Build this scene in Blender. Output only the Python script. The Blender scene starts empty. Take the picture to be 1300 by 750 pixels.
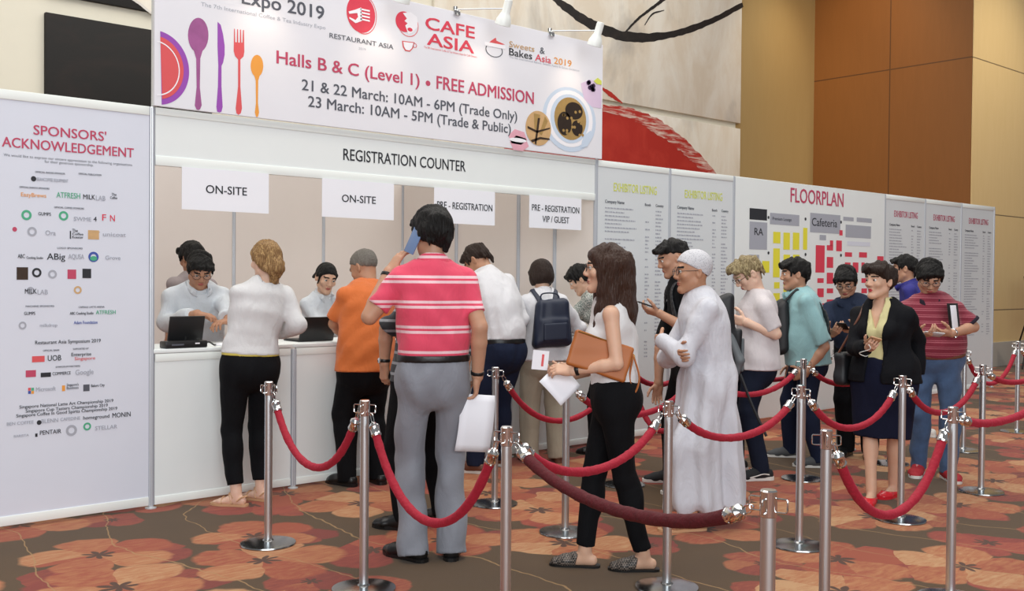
import bpy, bmesh, math, random
import numpy as np
from mathutils import Vector, Matrix
rnd = random.Random(7)
C = bpy.context.scene.collection
SC = bpy.context.scene

# ------------------------------------------------------------------ camera
CF, CX, CY, CZ, CYAW, CPITCH, CROLL = 1300.0, -2.52519, -6.27366, 1.45411, 0.72136, -0.01663, 0.00832
cam_d = bpy.data.cameras.new('camera'); cam = bpy.data.objects.new('camera', cam_d); C.objects.link(cam)
cam_d.sensor_width = 36.0; cam_d.lens = 36.0 * CF / 1300.0
cam.matrix_world = (Matrix.Translation((CX, CY, CZ)) @ Matrix.Rotation(-CYAW, 4, 'Z')
                    @ Matrix.Rotation(math.pi / 2 + CPITCH, 4, 'X') @ Matrix.Rotation(CROLL, 4, 'Z'))
SC.camera = cam

# ------------------------------------------------------------------ light and exposure
SC.view_settings.view_transform = 'Standard'; SC.view_settings.look = 'None'
SC.view_settings.gamma = 1.0; SC.view_settings.use_curve_mapping = False
SC.view_settings.exposure = -0.08
world = bpy.data.worlds.new('hall_light'); SC.world = world; world.use_nodes = True
_bg = world.node_tree.nodes['Background']
_bg.inputs[0].default_value = (0.98, 0.98, 1.0, 1); _bg.inputs[1].default_value = 0.26

def area(name, loc, target, sx, sy, power, col):
    l = bpy.data.lights.new(name, 'AREA'); l.shape = 'RECTANGLE'; l.size = sx; l.size_y = sy
    l.energy = power; l.color = col
    o = bpy.data.objects.new(name, l); C.objects.link(o); o.location = loc
    o.rotation_euler = (Vector(target) - Vector(loc)).to_track_quat('-Z', 'Y').to_euler()
    return o
# tall daylight windows of the hall behind and to the left of the photographer, and the high ceiling coves
area('hall_window_light', (-6.5, -13.5, 4.6), (2.5, -0.5, 1.0), 12.0, 6.0, 1400, (0.93, 0.97, 1.0))
area('ceiling_cove_light', (3.5, -1.2, 8.4), (3.5, -.6, 0.0), 15.0, 8.0, 1150, (1.0, 0.96, 0.9))
def spot(name, loc, target, power, col, size=75, blend=.9, radius=.15):
    l = bpy.data.lights.new(name, 'SPOT'); l.energy = power; l.color = col; l.spot_size = math.radians(size); l.spot_blend = blend
    l.shadow_soft_size = radius
    o = bpy.data.objects.new(name, l); C.objects.link(o); o.location = loc
    o.rotation_euler = (Vector(target) - Vector(loc)).to_track_quat('-Z', 'Y').to_euler(); return o
# unseen warm spot aimed at the timber-panelled pier
spot('pier_spot', (11.9, 2.6, 8.0), (14.47, 3.6, 5.0), 320, (1.0, .72, .38), 70)
spot('corner_fill', (12.6, 2.6, 8.3), (13.2, 4.5, 4.0), 330, (1.0, .90, .74), 60)  # fill light added to brighten the tan corner panel
spot('wall_fill', (14.6, -1.6, 8.5), (15.8, 1.5, 2.0), 1000, (1.0, .90, .74), 80)  # unseen extra spot that lifts the straw-coloured right wall

# ------------------------------------------------------------------ pixel helpers (1300 x 750 frame)
def ray(u, v):
    u -= 650; v -= 375
    cr, sr = math.cos(CROLL), math.sin(CROLL)
    u, v = u * cr + v * sr, -u * sr + v * cr
    r, up2 = u / CF, -v / CF
    cp, sp = math.cos(CPITCH), math.sin(CPITCH)
    fw = cp - up2 * sp; up = sp + up2 * cp
    c, s = math.cos(CYAW), math.sin(CYAW)
    return np.array([r * c + fw * s, -r * s + fw * c, up])
CO = np.array([CX, CY, CZ])
FWD = np.array([math.sin(CYAW), math.cos(CYAW), 0.0]); RGT = np.array([math.cos(CYAW), -math.sin(CYAW), 0.0])
def at_floor(u, v, z=0.0):
    d = ray(u, v); return CO + d * ((z - CZ) / d[2])
def on_wall(u, v, y=0.0):
    d = ray(u, v); return CO + d * ((y - CY) / d[1])
def at_depth(u, v, dep):
    d = ray(u, v); return CO + d * (dep / (d @ FWD))
def depth_of(p):
    return float((np.asarray(p) - CO)[:2] @ FWD[:2])

# ------------------------------------------------------------------ naming helpers
def tag(o, label=None, cat=None, group=None, kind=None):
    if label: o['label'] = label
    if cat: o['category'] = cat
    if group: o['group'] = group
    if kind: o['kind'] = kind
    return o
def thing(name, label, cat, loc=(0, 0, 0), rz=0.0, group=None):
    o = bpy.data.objects.new(name, None); C.objects.link(o); o.empty_display_size = .1
    o.location = loc; o.rotation_euler = (0, 0, rz)
    return tag(o, label, cat, group)
def copy_tree(o, parent=None):
    c = o.copy(); C.objects.link(c)
    if parent: c.parent = parent
    for ch in list(o.children): copy_tree(ch, c)
    return c

# ------------------------------------------------------------------ materials
def lin(h):
    if isinstance(h, str):
        h = h.lstrip('#'); c = [int(h[i:i + 2], 16) / 255 for i in (0, 2, 4)]
        return tuple(x / 12.92 if x <= .04045 else ((x + .055) / 1.055) ** 2.4 for x in c)
    return tuple(h)
class Nodes:
    def __init__(s, name):
        s.m = bpy.data.materials.new(name); s.m.use_nodes = True; s.t = s.m.node_tree
        s.b = s.t.nodes['Principled BSDF']
    def n(s, typ, **kw):
        x = s.t.nodes.new('ShaderNode' + typ)
        for k, v in kw.items():
            if k.startswith('i_'):
                key = k[2:]; x.inputs[int(key) if key.isdigit() else key].default_value = v
            else: setattr(x, k, v)
        return x
    def l(s, a, b): s.t.links.new(a, b)
    def math(s, op, a, b=None, c=None):
        x = s.n('Math', operation=op)
        for i, q in enumerate((a, b, c)):
            if q is None: continue
            if isinstance(q, (int, float)): x.inputs[i].default_value = q
            else: s.l(q, x.inputs[i])
        return x.outputs[0]
    def vmath(s, op, a, b=None):
        x = s.n('VectorMath', operation=op)
        for i, q in enumerate((a, b)):
            if q is None: continue
            if isinstance(q, (tuple, list)): x.inputs[i].default_value = q
            else: s.l(q, x.inputs[i])
        return x
    def mix(s, f, a, b, blend='MIX'):
        x = s.n('Mix', data_type='RGBA', blend_type=blend)
        for i, q in ((0, f), (6, a), (7, b)):
            if isinstance(q, (int, float)): x.inputs[i].default_value = q
            elif isinstance(q, tuple): x.inputs[i].default_value = (*q[:3], 1)
            else: s.l(q, x.inputs[i])
        return x.outputs[2]
    def obj(s): return s.n('TexCoord').outputs['Object']
    def noise(s, vec, scale, detail=3, rough=.55, dist=0.0):
        x = s.n('TexNoise', i_Scale=scale, i_Detail=detail, i_Roughness=rough, i_Distortion=dist); s.l(vec, x.inputs['Vector']); return x
    def scale(s, vec, sc):
        return s.vmath('MULTIPLY', vec, sc).outputs[0]
    def bump(s, h, strength=.3, dist=.01):
        x = s.n('Bump', i_Strength=strength, i_Distance=dist); s.l(h, x.inputs['Height']); s.l(x.outputs[0], s.b.inputs['Normal'])
    def base(s, c):
        if isinstance(c, tuple): s.b.inputs['Base Color'].default_value = (*c[:3], 1)
        else: s.l(c, s.b.inputs['Base Color'])
    def set(s, **kw):
        for k, v in kw.items(): s.b.inputs[k.replace('_', ' ')].default_value = v
def plain(name, col, rough=.5, metal=0.0, var=0.06, vscale=6.0, bump=0.0, bscale=120.0, **kw):
    N = Nodes(name); c = lin(col)
    o = N.obj(); nz = N.noise(o, vscale)
    f = N.math('MULTIPLY_ADD', nz.outputs[0], 2 * var, 1 - var)
    N.base(N.mix(1.0, c, f, 'MULTIPLY'))
    if bump: N.bump(N.noise(o, bscale, 2).outputs[0], bump, .003)
    N.set(Roughness=rough, Metallic=metal)
    if kw: N.set(**kw)
    return N.m
def cloth(name, col, rough=.85, var=.08, fold=.35, weave=.25, sheen=None):
    N = Nodes(name); c = lin(col); o = N.obj()
    big = N.noise(N.scale(o, (1, 1, .45)), 9, 4, .5, .6); fine = N.noise(o, 420, 1)
    f = N.math('MULTIPLY_ADD', N.noise(o, 14, 3).outputs[0], 2 * var, 1 - var)
    N.base(N.mix(1.0, c, f, 'MULTIPLY'))
    h = N.math('MULTIPLY_ADD', fine.outputs[0], .08 * weave, N.math('MULTIPLY', big.outputs[0], fold))
    N.bump(h, .8, .06); N.set(Roughness=rough)
    N.b.inputs['Sheen Weight'].default_value = (.12 if sum(c) > .35 else 0.0) if sheen is None else sheen
    if sum(c) < .2: N.b.inputs['Specular IOR Level'].default_value = .2
    return N.m
M = {}
M['white_board'] = plain('white_board', '#eaf0f0', .42, var=.02)
M['print_lilac'] = plain('print_lilac', '#dbe0ec', .45, var=.02)
M['print_grey'] = plain('print_grey', '#d9dfe2', .45, var=.02)
M['white_rail'] = plain('white_rail', '#eef4f1', .35, var=.02)
M['post_metal'] = plain('post_metal', '#d5dade', .3, .35, var=.03)
M['paper'] = plain('paper', '#f1f3fa', .6, var=.01)
M['steel'] = plain('steel', '#d2d9dd', .34, 1.0, var=.04)
M['chrome'] = plain('chrome', '#dcdcdc', .10, 1.0, var=.03)
M['steel_base'] = plain('steel_base', '#a9aaaa', .20, 1.0, var=.08)
M['black_plastic'] = plain('black_plastic', '#17181a', .4, var=.1)
M['dark_metal'] = plain('dark_metal', '#221d19', .45, .3, var=.1)
M['ink_grey'] = plain('ink_grey', '#565a64', .5, var=.03)
M['ink_dark'] = plain('ink_dark', '#2a2d33', .5, var=.03)
M['ink_light'] = plain('ink_light', '#a9adb8', .5, var=.03)
M['ink_pink'] = plain('ink_pink', '#c24a68', .5, var=.03)
M['ink_red'] = plain('ink_red', '#dc3f55', .5, var=.03)
M['ink_lime'] = plain('ink_lime', '#d9e060', .5, var=.03)
M['ink_green'] = plain('ink_green', '#4fae86', .5, var=.03)
M['ink_orange'] = plain('ink_orange', '#eba045', .5, var=.03)
M['ink_yellow'] = plain('ink_yellow', '#e9e23f', .5, var=.03)
M['ink_blue'] = plain('ink_blue', '#3f56a8', .5, var=.03)
M['ink_purple'] = plain('ink_purple', '#9a4fb4', .5, var=.03)
M['ink_coral'] = plain('ink_coral', '#dd5a5e', .5, var=.04)
M['ink_tan'] = plain('ink_tan', '#cda878', .5, var=.15, vscale=30)
M['ink_white'] = plain('ink_white', '#f4f4fa', .5, var=.02)
M['ink_sky'] = plain('ink_sky', '#c9d9ec', .5, var=.04)
M['ink_brown'] = plain('ink_brown', '#3a2a1e', .5, var=.2, vscale=40)
M['glass_dark'] = plain('glass_dark', '#15181d', .12, var=.02)
M['lens'] = plain('lens', '#d8dde0', .06, var=.02, Alpha=.10)

# ------------------------------------------------------------------ polygon mesh builder (flat-sided things)
class MB:
    def __init__(s): s.bm = bmesh.new()
    def box(s, lo, hi, bev=0.0, seg=2):
        lo = np.array(lo, float); hi = np.array(hi, float)
        r = bmesh.ops.create_cube(s.bm, size=1.0)['verts']
        for v in r: v.co = Vector([(lo[i] + hi[i]) / 2 + v.co[i] * (hi[i] - lo[i]) for i in range(3)])
        if bev > 0:
            es = list({e for v in r for e in v.link_edges})
            bmesh.ops.bevel(s.bm, geom=es, offset=bev, segments=seg, affect='EDGES', profile=.5)
        return s
    def obox(s, c, ax, half, bev=0.0, seg=2):
        """box about c with axes ax (rows) and half sizes"""
        r = bmesh.ops.create_cube(s.bm, size=2.0)['verts']
        if bev > 0:
            for v in r: v.co = Vector([v.co[i] * half[i] for i in range(3)])
            es = list({e for v in r for e in v.link_edges})
            g = bmesh.ops.bevel(s.bm, geom=es, offset=bev, segments=seg, affect='EDGES', profile=.5)
            vs = set(g['verts']) | {v for v in r if v.is_valid}
            for f in g['faces']: vs |= set(f.verts)
        else:
            for v in r: v.co = Vector([v.co[i] * half[i] for i in range(3)])
            vs = r
        A = np.array(ax, float); c = np.array(c, float)
        for v in vs:
            q = np.array(v.co); v.co = Vector(c + q[0] * A[0] + q[1] * A[1] + q[2] * A[2])
        return s
    def tube(s, pts, r, seg=10, caps=True, closed=False):
        pts = [np.array(p, float) for p in pts]; n = len(pts)
        rs = r if hasattr(r, '__len__') else [r] * n
        T = []
        for i in range(n):
            if closed: t = pts[(i + 1) % n] - pts[i - 1]
            else: t = pts[min(i + 1, n - 1)] - pts[max(i - 1, 0)]
            T.append(t / (np.linalg.norm(t) + 1e-12))
        ref = np.array([0, 0, 1.0]) if abs(T[0][2]) < .9 else np.array([1.0, 0, 0])
        u = np.cross(T[0], ref); u /= np.linalg.norm(u)
        rings = []
        for i in range(n):
            u = u - T[i] * (u @ T[i]); u /= np.linalg.norm(u); w = np.cross(T[i], u)
            rings.append([s.bm.verts.new(Vector(pts[i] + rs[i] * (math.cos(a) * u + math.sin(a) * w)))
                          for a in [2 * math.pi * k / seg for k in range(seg)]])
        m = n if closed else n - 1
        for i in range(m):
            a, b = rings[i], rings[(i + 1) % n]
            for k in range(seg): s.bm.faces.new((a[k], a[(k + 1) % seg], b[(k + 1) % seg], b[k]))
        if caps and not closed:
            s.bm.faces.new(rings[0][::-1]); s.bm.faces.new(rings[-1])
        return s
    def lathe(s, prof, seg=24, c=(0, 0, 0), axis=None):
        """profile (radius, height) turned about z (or about axis through c)"""
        c = np.array(c, float); ax = np.array(axis if axis is not None else (0, 0, 1.0), float); ax /= np.linalg.norm(ax)
        ref = np.array([1.0, 0, 0]) if abs(ax[0]) < .9 else np.array([0, 1.0, 0])
        u = np.cross(ax, ref); u /= np.linalg.norm(u); w = np.cross(ax, u)
        if axis is None: u, w = np.array([1.0, 0, 0]), np.array([0, 1.0, 0])
        rings = []
        for r, h in prof:
            if r < 1e-6: rings.append([s.bm.verts.new(Vector(c + ax * h))])
            else: rings.append([s.bm.verts.new(Vector(c + ax * h + r * (math.cos(2 * math.pi * k / seg) * u + math.sin(2 * math.pi * k / seg) * w))) for k in range(seg)])
        for a, b in zip(rings[:-1], rings[1:]):
            for k in range(seg):
                k2 = (k + 1) % seg
                if len(a) == 1 and len(b) == 1: continue
                if len(a) == 1: s.bm.faces.new((a[0], b[k2], b[k]))
                elif len(b) == 1: s.bm.faces.new((a[k], a[k2], b[0]))
                else: s.bm.faces.new((a[k], a[k2], b[k2], b[k]))
        return s
    def prism(s, poly, o, e1, e2, thick):
        """flat outline poly (2D) in the plane o + a*e1 + b*e2, pushed by vector thick"""
        o = np.array(o, float); e1 = np.array(e1, float); e2 = np.array(e2, float); th = np.array(thick, float)
        a = [s.bm.verts.new(Vector(o + p[0] * e1 + p[1] * e2)) for p in poly]
        b = [s.bm.verts.new(Vector(o + p[0] * e1 + p[1] * e2 + th)) for p in poly]
        s.bm.faces.new(a); s.bm.faces.new(b[::-1]); n = len(poly)
        for i in range(n): s.bm.faces.new((a[i], b[i], b[(i + 1) % n], a[(i + 1) % n]))
        return s
    def quad(s, pts):
        s.bm.faces.new([s.bm.verts.new(Vector(p)) for p in pts]); return s
    def build(s, name, mat, parent=None, smooth=True, origin=None):
        bmesh.ops.recalc_face_normals(s.bm, faces=s.bm.faces)
        me = bpy.data.meshes.new(name)
        if origin is not None: bmesh.ops.translate(s.bm, verts=s.bm.verts, vec=-Vector(origin))
        s.bm.to_mesh(me); s.bm.free(); me.materials.append(mat)
        if smooth:
            me.polygons.foreach_set('use_smooth', [True] * len(me.polygons))
            try: me.set_sharp_from_angle(angle=math.radians(35))
            except Exception: pass
        o = bpy.data.objects.new(name, me); C.objects.link(o)
        if parent: o.parent = parent
        if origin is not None and not parent: o.location = origin
        return o
def bezier(ps, n=16):
    """smooth open curve through the points (Catmull-Rom)"""
    ps = [np.array(p, float) for p in ps]; P = [2 * ps[0] - ps[1]] + ps + [2 * ps[-1] - ps[-2]]; out = []
    for i in range(1, len(P) - 2):
        for k in range(n):
            t = k / n; a, b, c, d = P[i - 1], P[i], P[i + 1], P[i + 2]
            out.append(.5 * ((2 * b) + (-a + c) * t + (2 * a - 5 * b + 4 * c - d) * t * t + (-a + 3 * b - 3 * c + d) * t ** 3))
    out.append(P[-2]); return out

# ------------------------------------------------------------------ lettering
_dg = None
def text_mesh(bm, s, x0, z0, x1=None, h=.1, y=0.0, bold=0.0, center=False, sx=None):
    """add lettering to bm on a wall facing -y: left baseline (x0, z0), capital height h, squeezed to end at x1"""
    cu = bpy.data.curves.new('lettering', 'FONT'); cu.body = s; cu.resolution_u = 3
    o = bpy.data.objects.new('lettering', cu); C.objects.link(o)
    dg = bpy.context.evaluated_depsgraph_get(); me = bpy.data.meshes.new_from_object(o.evaluated_get(dg))
    bpy.data.objects.remove(o); bpy.data.curves.remove(cu)
    n = len(me.vertices)
    if n == 0: return
    co = np.zeros(n * 3); me.vertices.foreach_get('co', co); co = co.reshape(-1, 3)
    lo, hi = co[:, 0].min(), co[:, 0].max(); k = h / .69
    kx = (x1 - x0) / (hi - lo) if x1 is not None else (sx or k)
    w = (hi - lo) * kx; xs = x0 - (w / 2 if center else 0)
    q = bold * 1.1 * k                                       # heavier letters: overlaid strokes
    for i, (dx, dz) in enumerate(((0, 0),) if not bold else ((-q, -q * .5), (q, -q * .5), (-q, q * .5), (q, q * .5), (0, 0))):
        vs = [bm.verts.new((xs + dx + (c[0] - lo) * kx, y - i * .0003, z0 + dz + c[1] * k)) for c in co]
        for p in me.polygons:
            try: bm.faces.new([vs[i] for i in p.vertices])
            except ValueError: pass
    bpy.data.meshes.remove(me)

# ------------------------------------------------------------------ smooth implicit solids (bodies, clothes, bags)
def nrm(v):
    v = np.array(v, float); return v / (np.linalg.norm(v) + 1e-12)
def surface_nets(V, o, h):
    s = V < 0; sh = np.array(V.shape); cs = sh - 1
    acc = np.zeros((int(cs.prod()), 3), np.float32); cnt = np.zeros(int(cs.prod()), np.float32); quads = []
    st = (cs[1] * cs[2], cs[2], 1)
    for ax in range(3):
        a = [slice(None)] * 3; b = [slice(None)] * 3; a[ax] = slice(0, -1); b[ax] = slice(1, None)
        ij = np.argwhere(s[tuple(a)] != s[tuple(b)])
        if len(ij) == 0: continue
        j2 = ij.copy(); j2[:, ax] += 1
        v0 = V[tuple(ij.T)]; v1 = V[tuple(j2.T)]; t = v0 / (v0 - v1)
        pos = ij.astype(np.float32); pos[:, ax] += t
        p, q = [(1, 2), (2, 0), (0, 1)][ax]; ids = []
        for dp, dq in ((-1, -1), (0, -1), (0, 0), (-1, 0)):
            c = ij.copy(); c[:, p] += dp; c[:, q] += dq
            ok = np.all((c >= 0) & (c < cs), axis=1)
            idx = c[:, 0] * st[0] + c[:, 1] * st[1] + c[:, 2]
            np.add.at(acc, idx[ok], pos[ok]); np.add.at(cnt, idx[ok], 1)
            ids.append(np.where(ok, idx, -1))
        ids = np.stack(ids, 1); good = np.all(ids >= 0, axis=1); ids = ids[good]; fl = v0[good] < 0
        quads.append(np.where(fl[:, None], ids, ids[:, ::-1]))
    if not quads: return np.zeros((0, 3)), np.zeros((0, 4), int)
    quads = np.concatenate(quads); used = cnt > 0
    mp = -np.ones(len(cnt), int); mp[used] = np.arange(used.sum())
    return acc[used] / cnt[used][:, None] * h + o, mp[quads]
class Field:
    """union / cut / intersection of soft primitives; mesh() polygonises the zero surface"""
    def __init__(s): s.it = []; s.disp = None
    def add(s, fn, lo, hi, k=.02, op='u'):
        s.it.append((fn, np.array(lo, float), np.array(hi, float), k, op)); return s
    def seg(s, a, b, wa, wb, da=None, db=None, lat=None, k=.02, op='u', capa=False, capb=False):
        a = np.array(a, float); b = np.array(b, float); da = wa if da is None else da; db = wb if db is None else db
        ln = np.linalg.norm(b - a); ax = (b - a) / max(ln, 1e-9)
        if lat is None: lat = np.cross(ax, [.31, .52, .8])
        lat = nrm(np.array(lat) - ax * (np.array(lat) @ ax)); fr = np.cross(ax, lat); rm = max(wa, wb, da, db)
        round_ = wa == da and wb == db
        def fn(X, Y, Z):
            px, py, pz = X - a[0], Y - a[1], Z - a[2]
            la = px * ax[0] + py * ax[1] + pz * ax[2]
            t = np.clip(la / max(ln, 1e-9), 0, 1); lz = la - t * ln
            if round_:
                lx2 = px * px + py * py + pz * pz - la * la
                d = np.sqrt(np.maximum(lx2, 0) + lz * lz) - (wa + (wb - wa) * t)
            else:
                lx = px * lat[0] + py * lat[1] + pz * lat[2]; ly = px * fr[0] + py * fr[1] + pz * fr[2]
                w = wa + (wb - wa) * t; dd = da + (db - da) * t; m = np.minimum(w, dd)
                q = np.sqrt((lx / w) ** 2 + (ly / dd) ** 2 + (lz / m) ** 2)
                n = np.sqrt(lx * lx + ly * ly + lz * lz)
                d = np.where(q > 1e-3, n * (1 - 1 / np.maximum(q, 1e-3)), -m)
            if capa: d = np.maximum(d, -la)
            if capb: d = np.maximum(d, la - ln)
            return d
        return s.add(fn, np.minimum(a, b) - rm, np.maximum(a, b) + rm, k, op)
    def chain(s, ps, rs, k=.01, op='u', capa=False, capb=False):
        for i in range(len(ps) - 1): s.seg(ps[i], ps[i + 1], rs[i], rs[i + 1], k=k, op=op, capa=capa and i == 0, capb=capb and i == len(ps) - 2)
        return s
    def ell(s, c, r, A=None, k=.02, op='u'):
        c = np.array(c, float); A = np.eye(3) if A is None else np.array(A, float); rm = max(r)
        def fn(X, Y, Z):
            px, py, pz = X - c[0], Y - c[1], Z - c[2]; q = 0
            for i in range(3): q = q + ((px * A[i][0] + py * A[i][1] + pz * A[i][2]) / r[i]) ** 2
            q = np.sqrt(q); n = np.sqrt(px * px + py * py + pz * pz)
            return np.where(q > 1e-3, n * (1 - 1 / np.maximum(q, 1e-3)), -min(r))
        return s.add(fn, c - rm, c + rm, k, op)
    def rbox(s, c, half, A=None, r=.01, k=.005, op='u', taper=0.0):
        c = np.array(c, float); A = np.eye(3) if A is None else np.array(A, float); rm = float(np.linalg.norm(half)) + r
        def fn(X, Y, Z):
            P = X - c[0], Y - c[1], Z - c[2]
            L = [P[0] * A[i][0] + P[1] * A[i][1] + P[2] * A[i][2] for i in range(3)]
            tp = 1 - taper * L[2] / half[2] if taper else 1.0
            q = [np.abs(L[i]) - (half[i] * (tp if i < 2 else 1) - r) for i in range(3)]
            return np.sqrt(sum(np.maximum(x, 0) ** 2 for x in q)) + np.minimum(np.maximum(np.maximum(q[0], q[1]), q[2]), 0) - r
        return s.add(fn, c - rm * 1.3, c + rm * 1.3, k, op)
    def plane(s, p, n, k=.004):
        """keep the side n points to"""
        p = np.array(p, float); n = nrm(n)
        return s.add(lambda X, Y, Z: -((X - p[0]) * n[0] + (Y - p[1]) * n[1] + (Z - p[2]) * n[2]), [-1e9] * 3, [1e9] * 3, k, 'i')
    def bounds(s):
        us = [i for i in s.it if i[4] == 'u']
        return np.min([i[1] for i in us], 0), np.max([i[2] for i in us], 0)
    def mesh(s, h, lo=None, hi=None):
        blo, bhi = s.bounds()
        lo = blo if lo is None else np.maximum(lo, blo); hi = bhi if hi is None else np.minimum(hi, bhi)
        lo = np.asarray(lo) - 2 * h - .006; hi = np.asarray(hi) + 2 * h + .006
        n = np.maximum(np.ceil((hi - lo) / h).astype(int) + 1, 2)
        G = [(lo[i] + h * np.arange(n[i])).astype(np.float32) for i in range(3)]
        V = np.full(n, .2, np.float32)
        for fn, a, b, k, op in s.it:
            sl = []
            for i in range(3):
                i0 = int(max(0, math.floor(min((a[i] - k - .03 - lo[i]) / h, n[i])))); i1 = int(min(n[i], math.ceil(max((b[i] + k + .03 - lo[i]) / h, 0)) + 1)); sl.append(slice(i0, i1))
            if any(q.stop <= q.start for q in sl): continue
            sl = tuple(sl)
            d = fn(G[0][sl[0]][:, None, None], G[1][sl[1]][None, :, None], G[2][sl[2]][None, None, :]); o = V[sl]
            if op == 'u':
                hh = np.maximum(k - np.abs(o - d), 0) / k; V[sl] = np.minimum(o, d) - hh * hh * k * .25
            else:
                if op == 's': d = -d
                hh = np.maximum(k - np.abs(o - d), 0) / k; V[sl] = np.maximum(o, d) + hh * hh * k * .25
        if s.disp is not None:
            near = np.abs(V) < .04
            I = np.argwhere(near)
            if len(I): V[near] += s.disp(G[0][I[:, 0]], G[1][I[:, 1]], G[2][I[:, 2]]).astype(np.float32)
        V[0] = V[-1] = .2; V[:, 0] = V[:, -1] = .2; V[:, :, 0] = V[:, :, -1] = .2
        return surface_nets(V, lo, h)
def mesh_obj(name, parts, mats, parent, origin, fmat=None):
    """parts: list of (verts, quads) joined into one mesh, coordinates relative to origin"""
    vs, qs, off = [], [], 0
    for v, q in parts: vs.append(v); qs.append(q + off); off += len(v)
    v = np.concatenate(vs) - np.asarray(origin); q = np.concatenate(qs)
    me = bpy.data.meshes.new(name)
    me.vertices.add(len(v)); me.vertices.foreach_set('co', v.astype(np.float32).ravel())
    me.loops.add(q.size); me.loops.foreach_set('vertex_index', q.astype(np.int32).ravel())
    me.polygons.add(len(q)); me.polygons.foreach_set('loop_start', np.arange(0, q.size, 4, dtype=np.int32))
    me.polygons.foreach_set('use_smooth', np.ones(len(q), bool))
    for m in (mats if isinstance(mats, (list, tuple)) else [mats]): me.materials.append(m)
    if fmat is not None:
        ctr = v[q].mean(1) + np.asarray(origin); me.polygons.foreach_set('material_index', fmat(ctr).astype(np.int32))
    me.update(calc_edges=True)
    o = bpy.data.objects.new(name, me); C.objects.link(o)
    if parent: o.parent = parent
    else: o.location = origin
    return o
def wob(seed, f=(9, 9, 6), amp=.004):
    r = np.random.RandomState(seed); ph = r.rand(8) * 6.28; d = r.randn(4, 3)
    d /= np.linalg.norm(d, axis=1)[:, None]; d = d * np.array(f)
    def fn(X, Y, Z):
        a = np.sin(X * d[0, 0] + Y * d[0, 1] + Z * d[0, 2] + ph[0]); b = np.sin(X * d[1, 0] + Y * d[1, 1] + Z * d[1, 2] + ph[1])
        c = np.sin(2.1 * (X * d[2, 0] + Y * d[2, 1] + Z * d[2, 2]) + 2.2 * a + ph[2]); e = np.sin(3.7 * (X * d[3, 0] + Y * d[3, 1] + Z * d[3, 2]) + 2.0 * b + ph[3])
        return amp * (.5 * c + .35 * e + .3 * a * b)
    return fn

# ------------------------------------------------------------------ people
UP = np.array([0, 0, 1.0])
A0 = math.atan2(FWD[1], FWD[0])
def cam_dir(deg):
    """floor direction: 0 = away from the photographer, 90 = towards the photo's left, 180 = towards the photographer"""
    a = A0 + math.radians(deg); return np.array([math.cos(a), math.sin(a), 0.0])
def right_of(f): return nrm(np.cross(f, UP))
def skin_mat(name, col, lip=None):
    N = Nodes(name); o = N.obj(); c = lin(col)
    f = N.math('MULTIPLY_ADD', N.noise(o, 22, 4).outputs[0], .16, .92)
    N.base(N.mix(1.0, c, f, 'MULTIPLY')); N.bump(N.noise(o, 260, 2).outputs[0], .12, .002)
    N.set(Roughness=.52); N.b.inputs['Subsurface Weight'].default_value = .12
    N.b.inputs['Subsurface Radius'].default_value = (.012, .005, .003); N.b.inputs['Subsurface Scale'].default_value = .5
    return N.m
def hair_mat(name, col, var=.35, rough=.5, streak=(150, 150, 16), streak2=None):
    N = Nodes(name); o = N.obj(); nz = N.noise(N.scale(o, streak), 1.0, 3, .6, .8)
    f = N.math('MULTIPLY_ADD', nz.outputs[0], 2 * var, 1 - var)
    c = N.mix(1.0, lin(col), f, 'MULTIPLY')
    if streak2: c = N.mix(N.math('SMOOTH_MIN', N.math('MULTIPLY', N.math('SUBTRACT', nz.outputs[0], .45), 4.0), 1.0, .1), c, lin(streak2))
    N.base(c); N.bump(nz.outputs[0], .9, .012); N.set(Roughness=rough); N.b.inputs['Specular IOR Level'].default_value = .3; return N.m
SK = {'tan': skin_mat('skin_tan', '#bd8f74'), 'fair': skin_mat('skin_fair', '#d3a98f'), 'brown': skin_mat('skin_brown', '#9c6a4a'),
      'pale': skin_mat('skin_pale', '#e2bba4'), 'mid': skin_mat('skin_mid', '#b48467')}
LIP = plain('lips', '#a95a52', .4); LIP_RED = plain('lips_red', '#b8323c', .35)
EYE_W = plain('eye_white', '#d9d4cd', .25); EYE_D = plain('eye_iris', '#1b120d', .15)
HR = {'black': hair_mat('hair_black', '#0e0c0b', .4), 'dark': hair_mat('hair_dark_brown', '#2a1c15', .4),
      'brown': hair_mat('hair_long_brown', '#3b2419', .45, .38), 'blond': hair_mat('hair_blond', '#86643e', .55, .45, streak2='#c9a671'),
      'grey': hair_mat('hair_grey', '#77726b', .4, .5), 'ash': hair_mat('hair_ash_blond', '#7d6c4c', .45, .5, streak2='#cdbd92')}

def two_bone(a, t, l1, l2, hint):
    a = np.array(a, float); t = np.array(t, float); d = t - a; L = np.linalg.norm(d); u = d / L
    mx = (l1 + l2) * .998
    if L > mx: t = a + u * mx; L = mx
    L = max(L, abs(l1 - l2) * 1.02 + .01)
    x = (l1 * l1 - l2 * l2 + L * L) / (2 * L); y = math.sqrt(max(l1 * l1 - x * x, 0))
    h = np.array(hint, float); h = nrm(h - u * (h @ u)); return a + u * x + h * y, t

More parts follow.
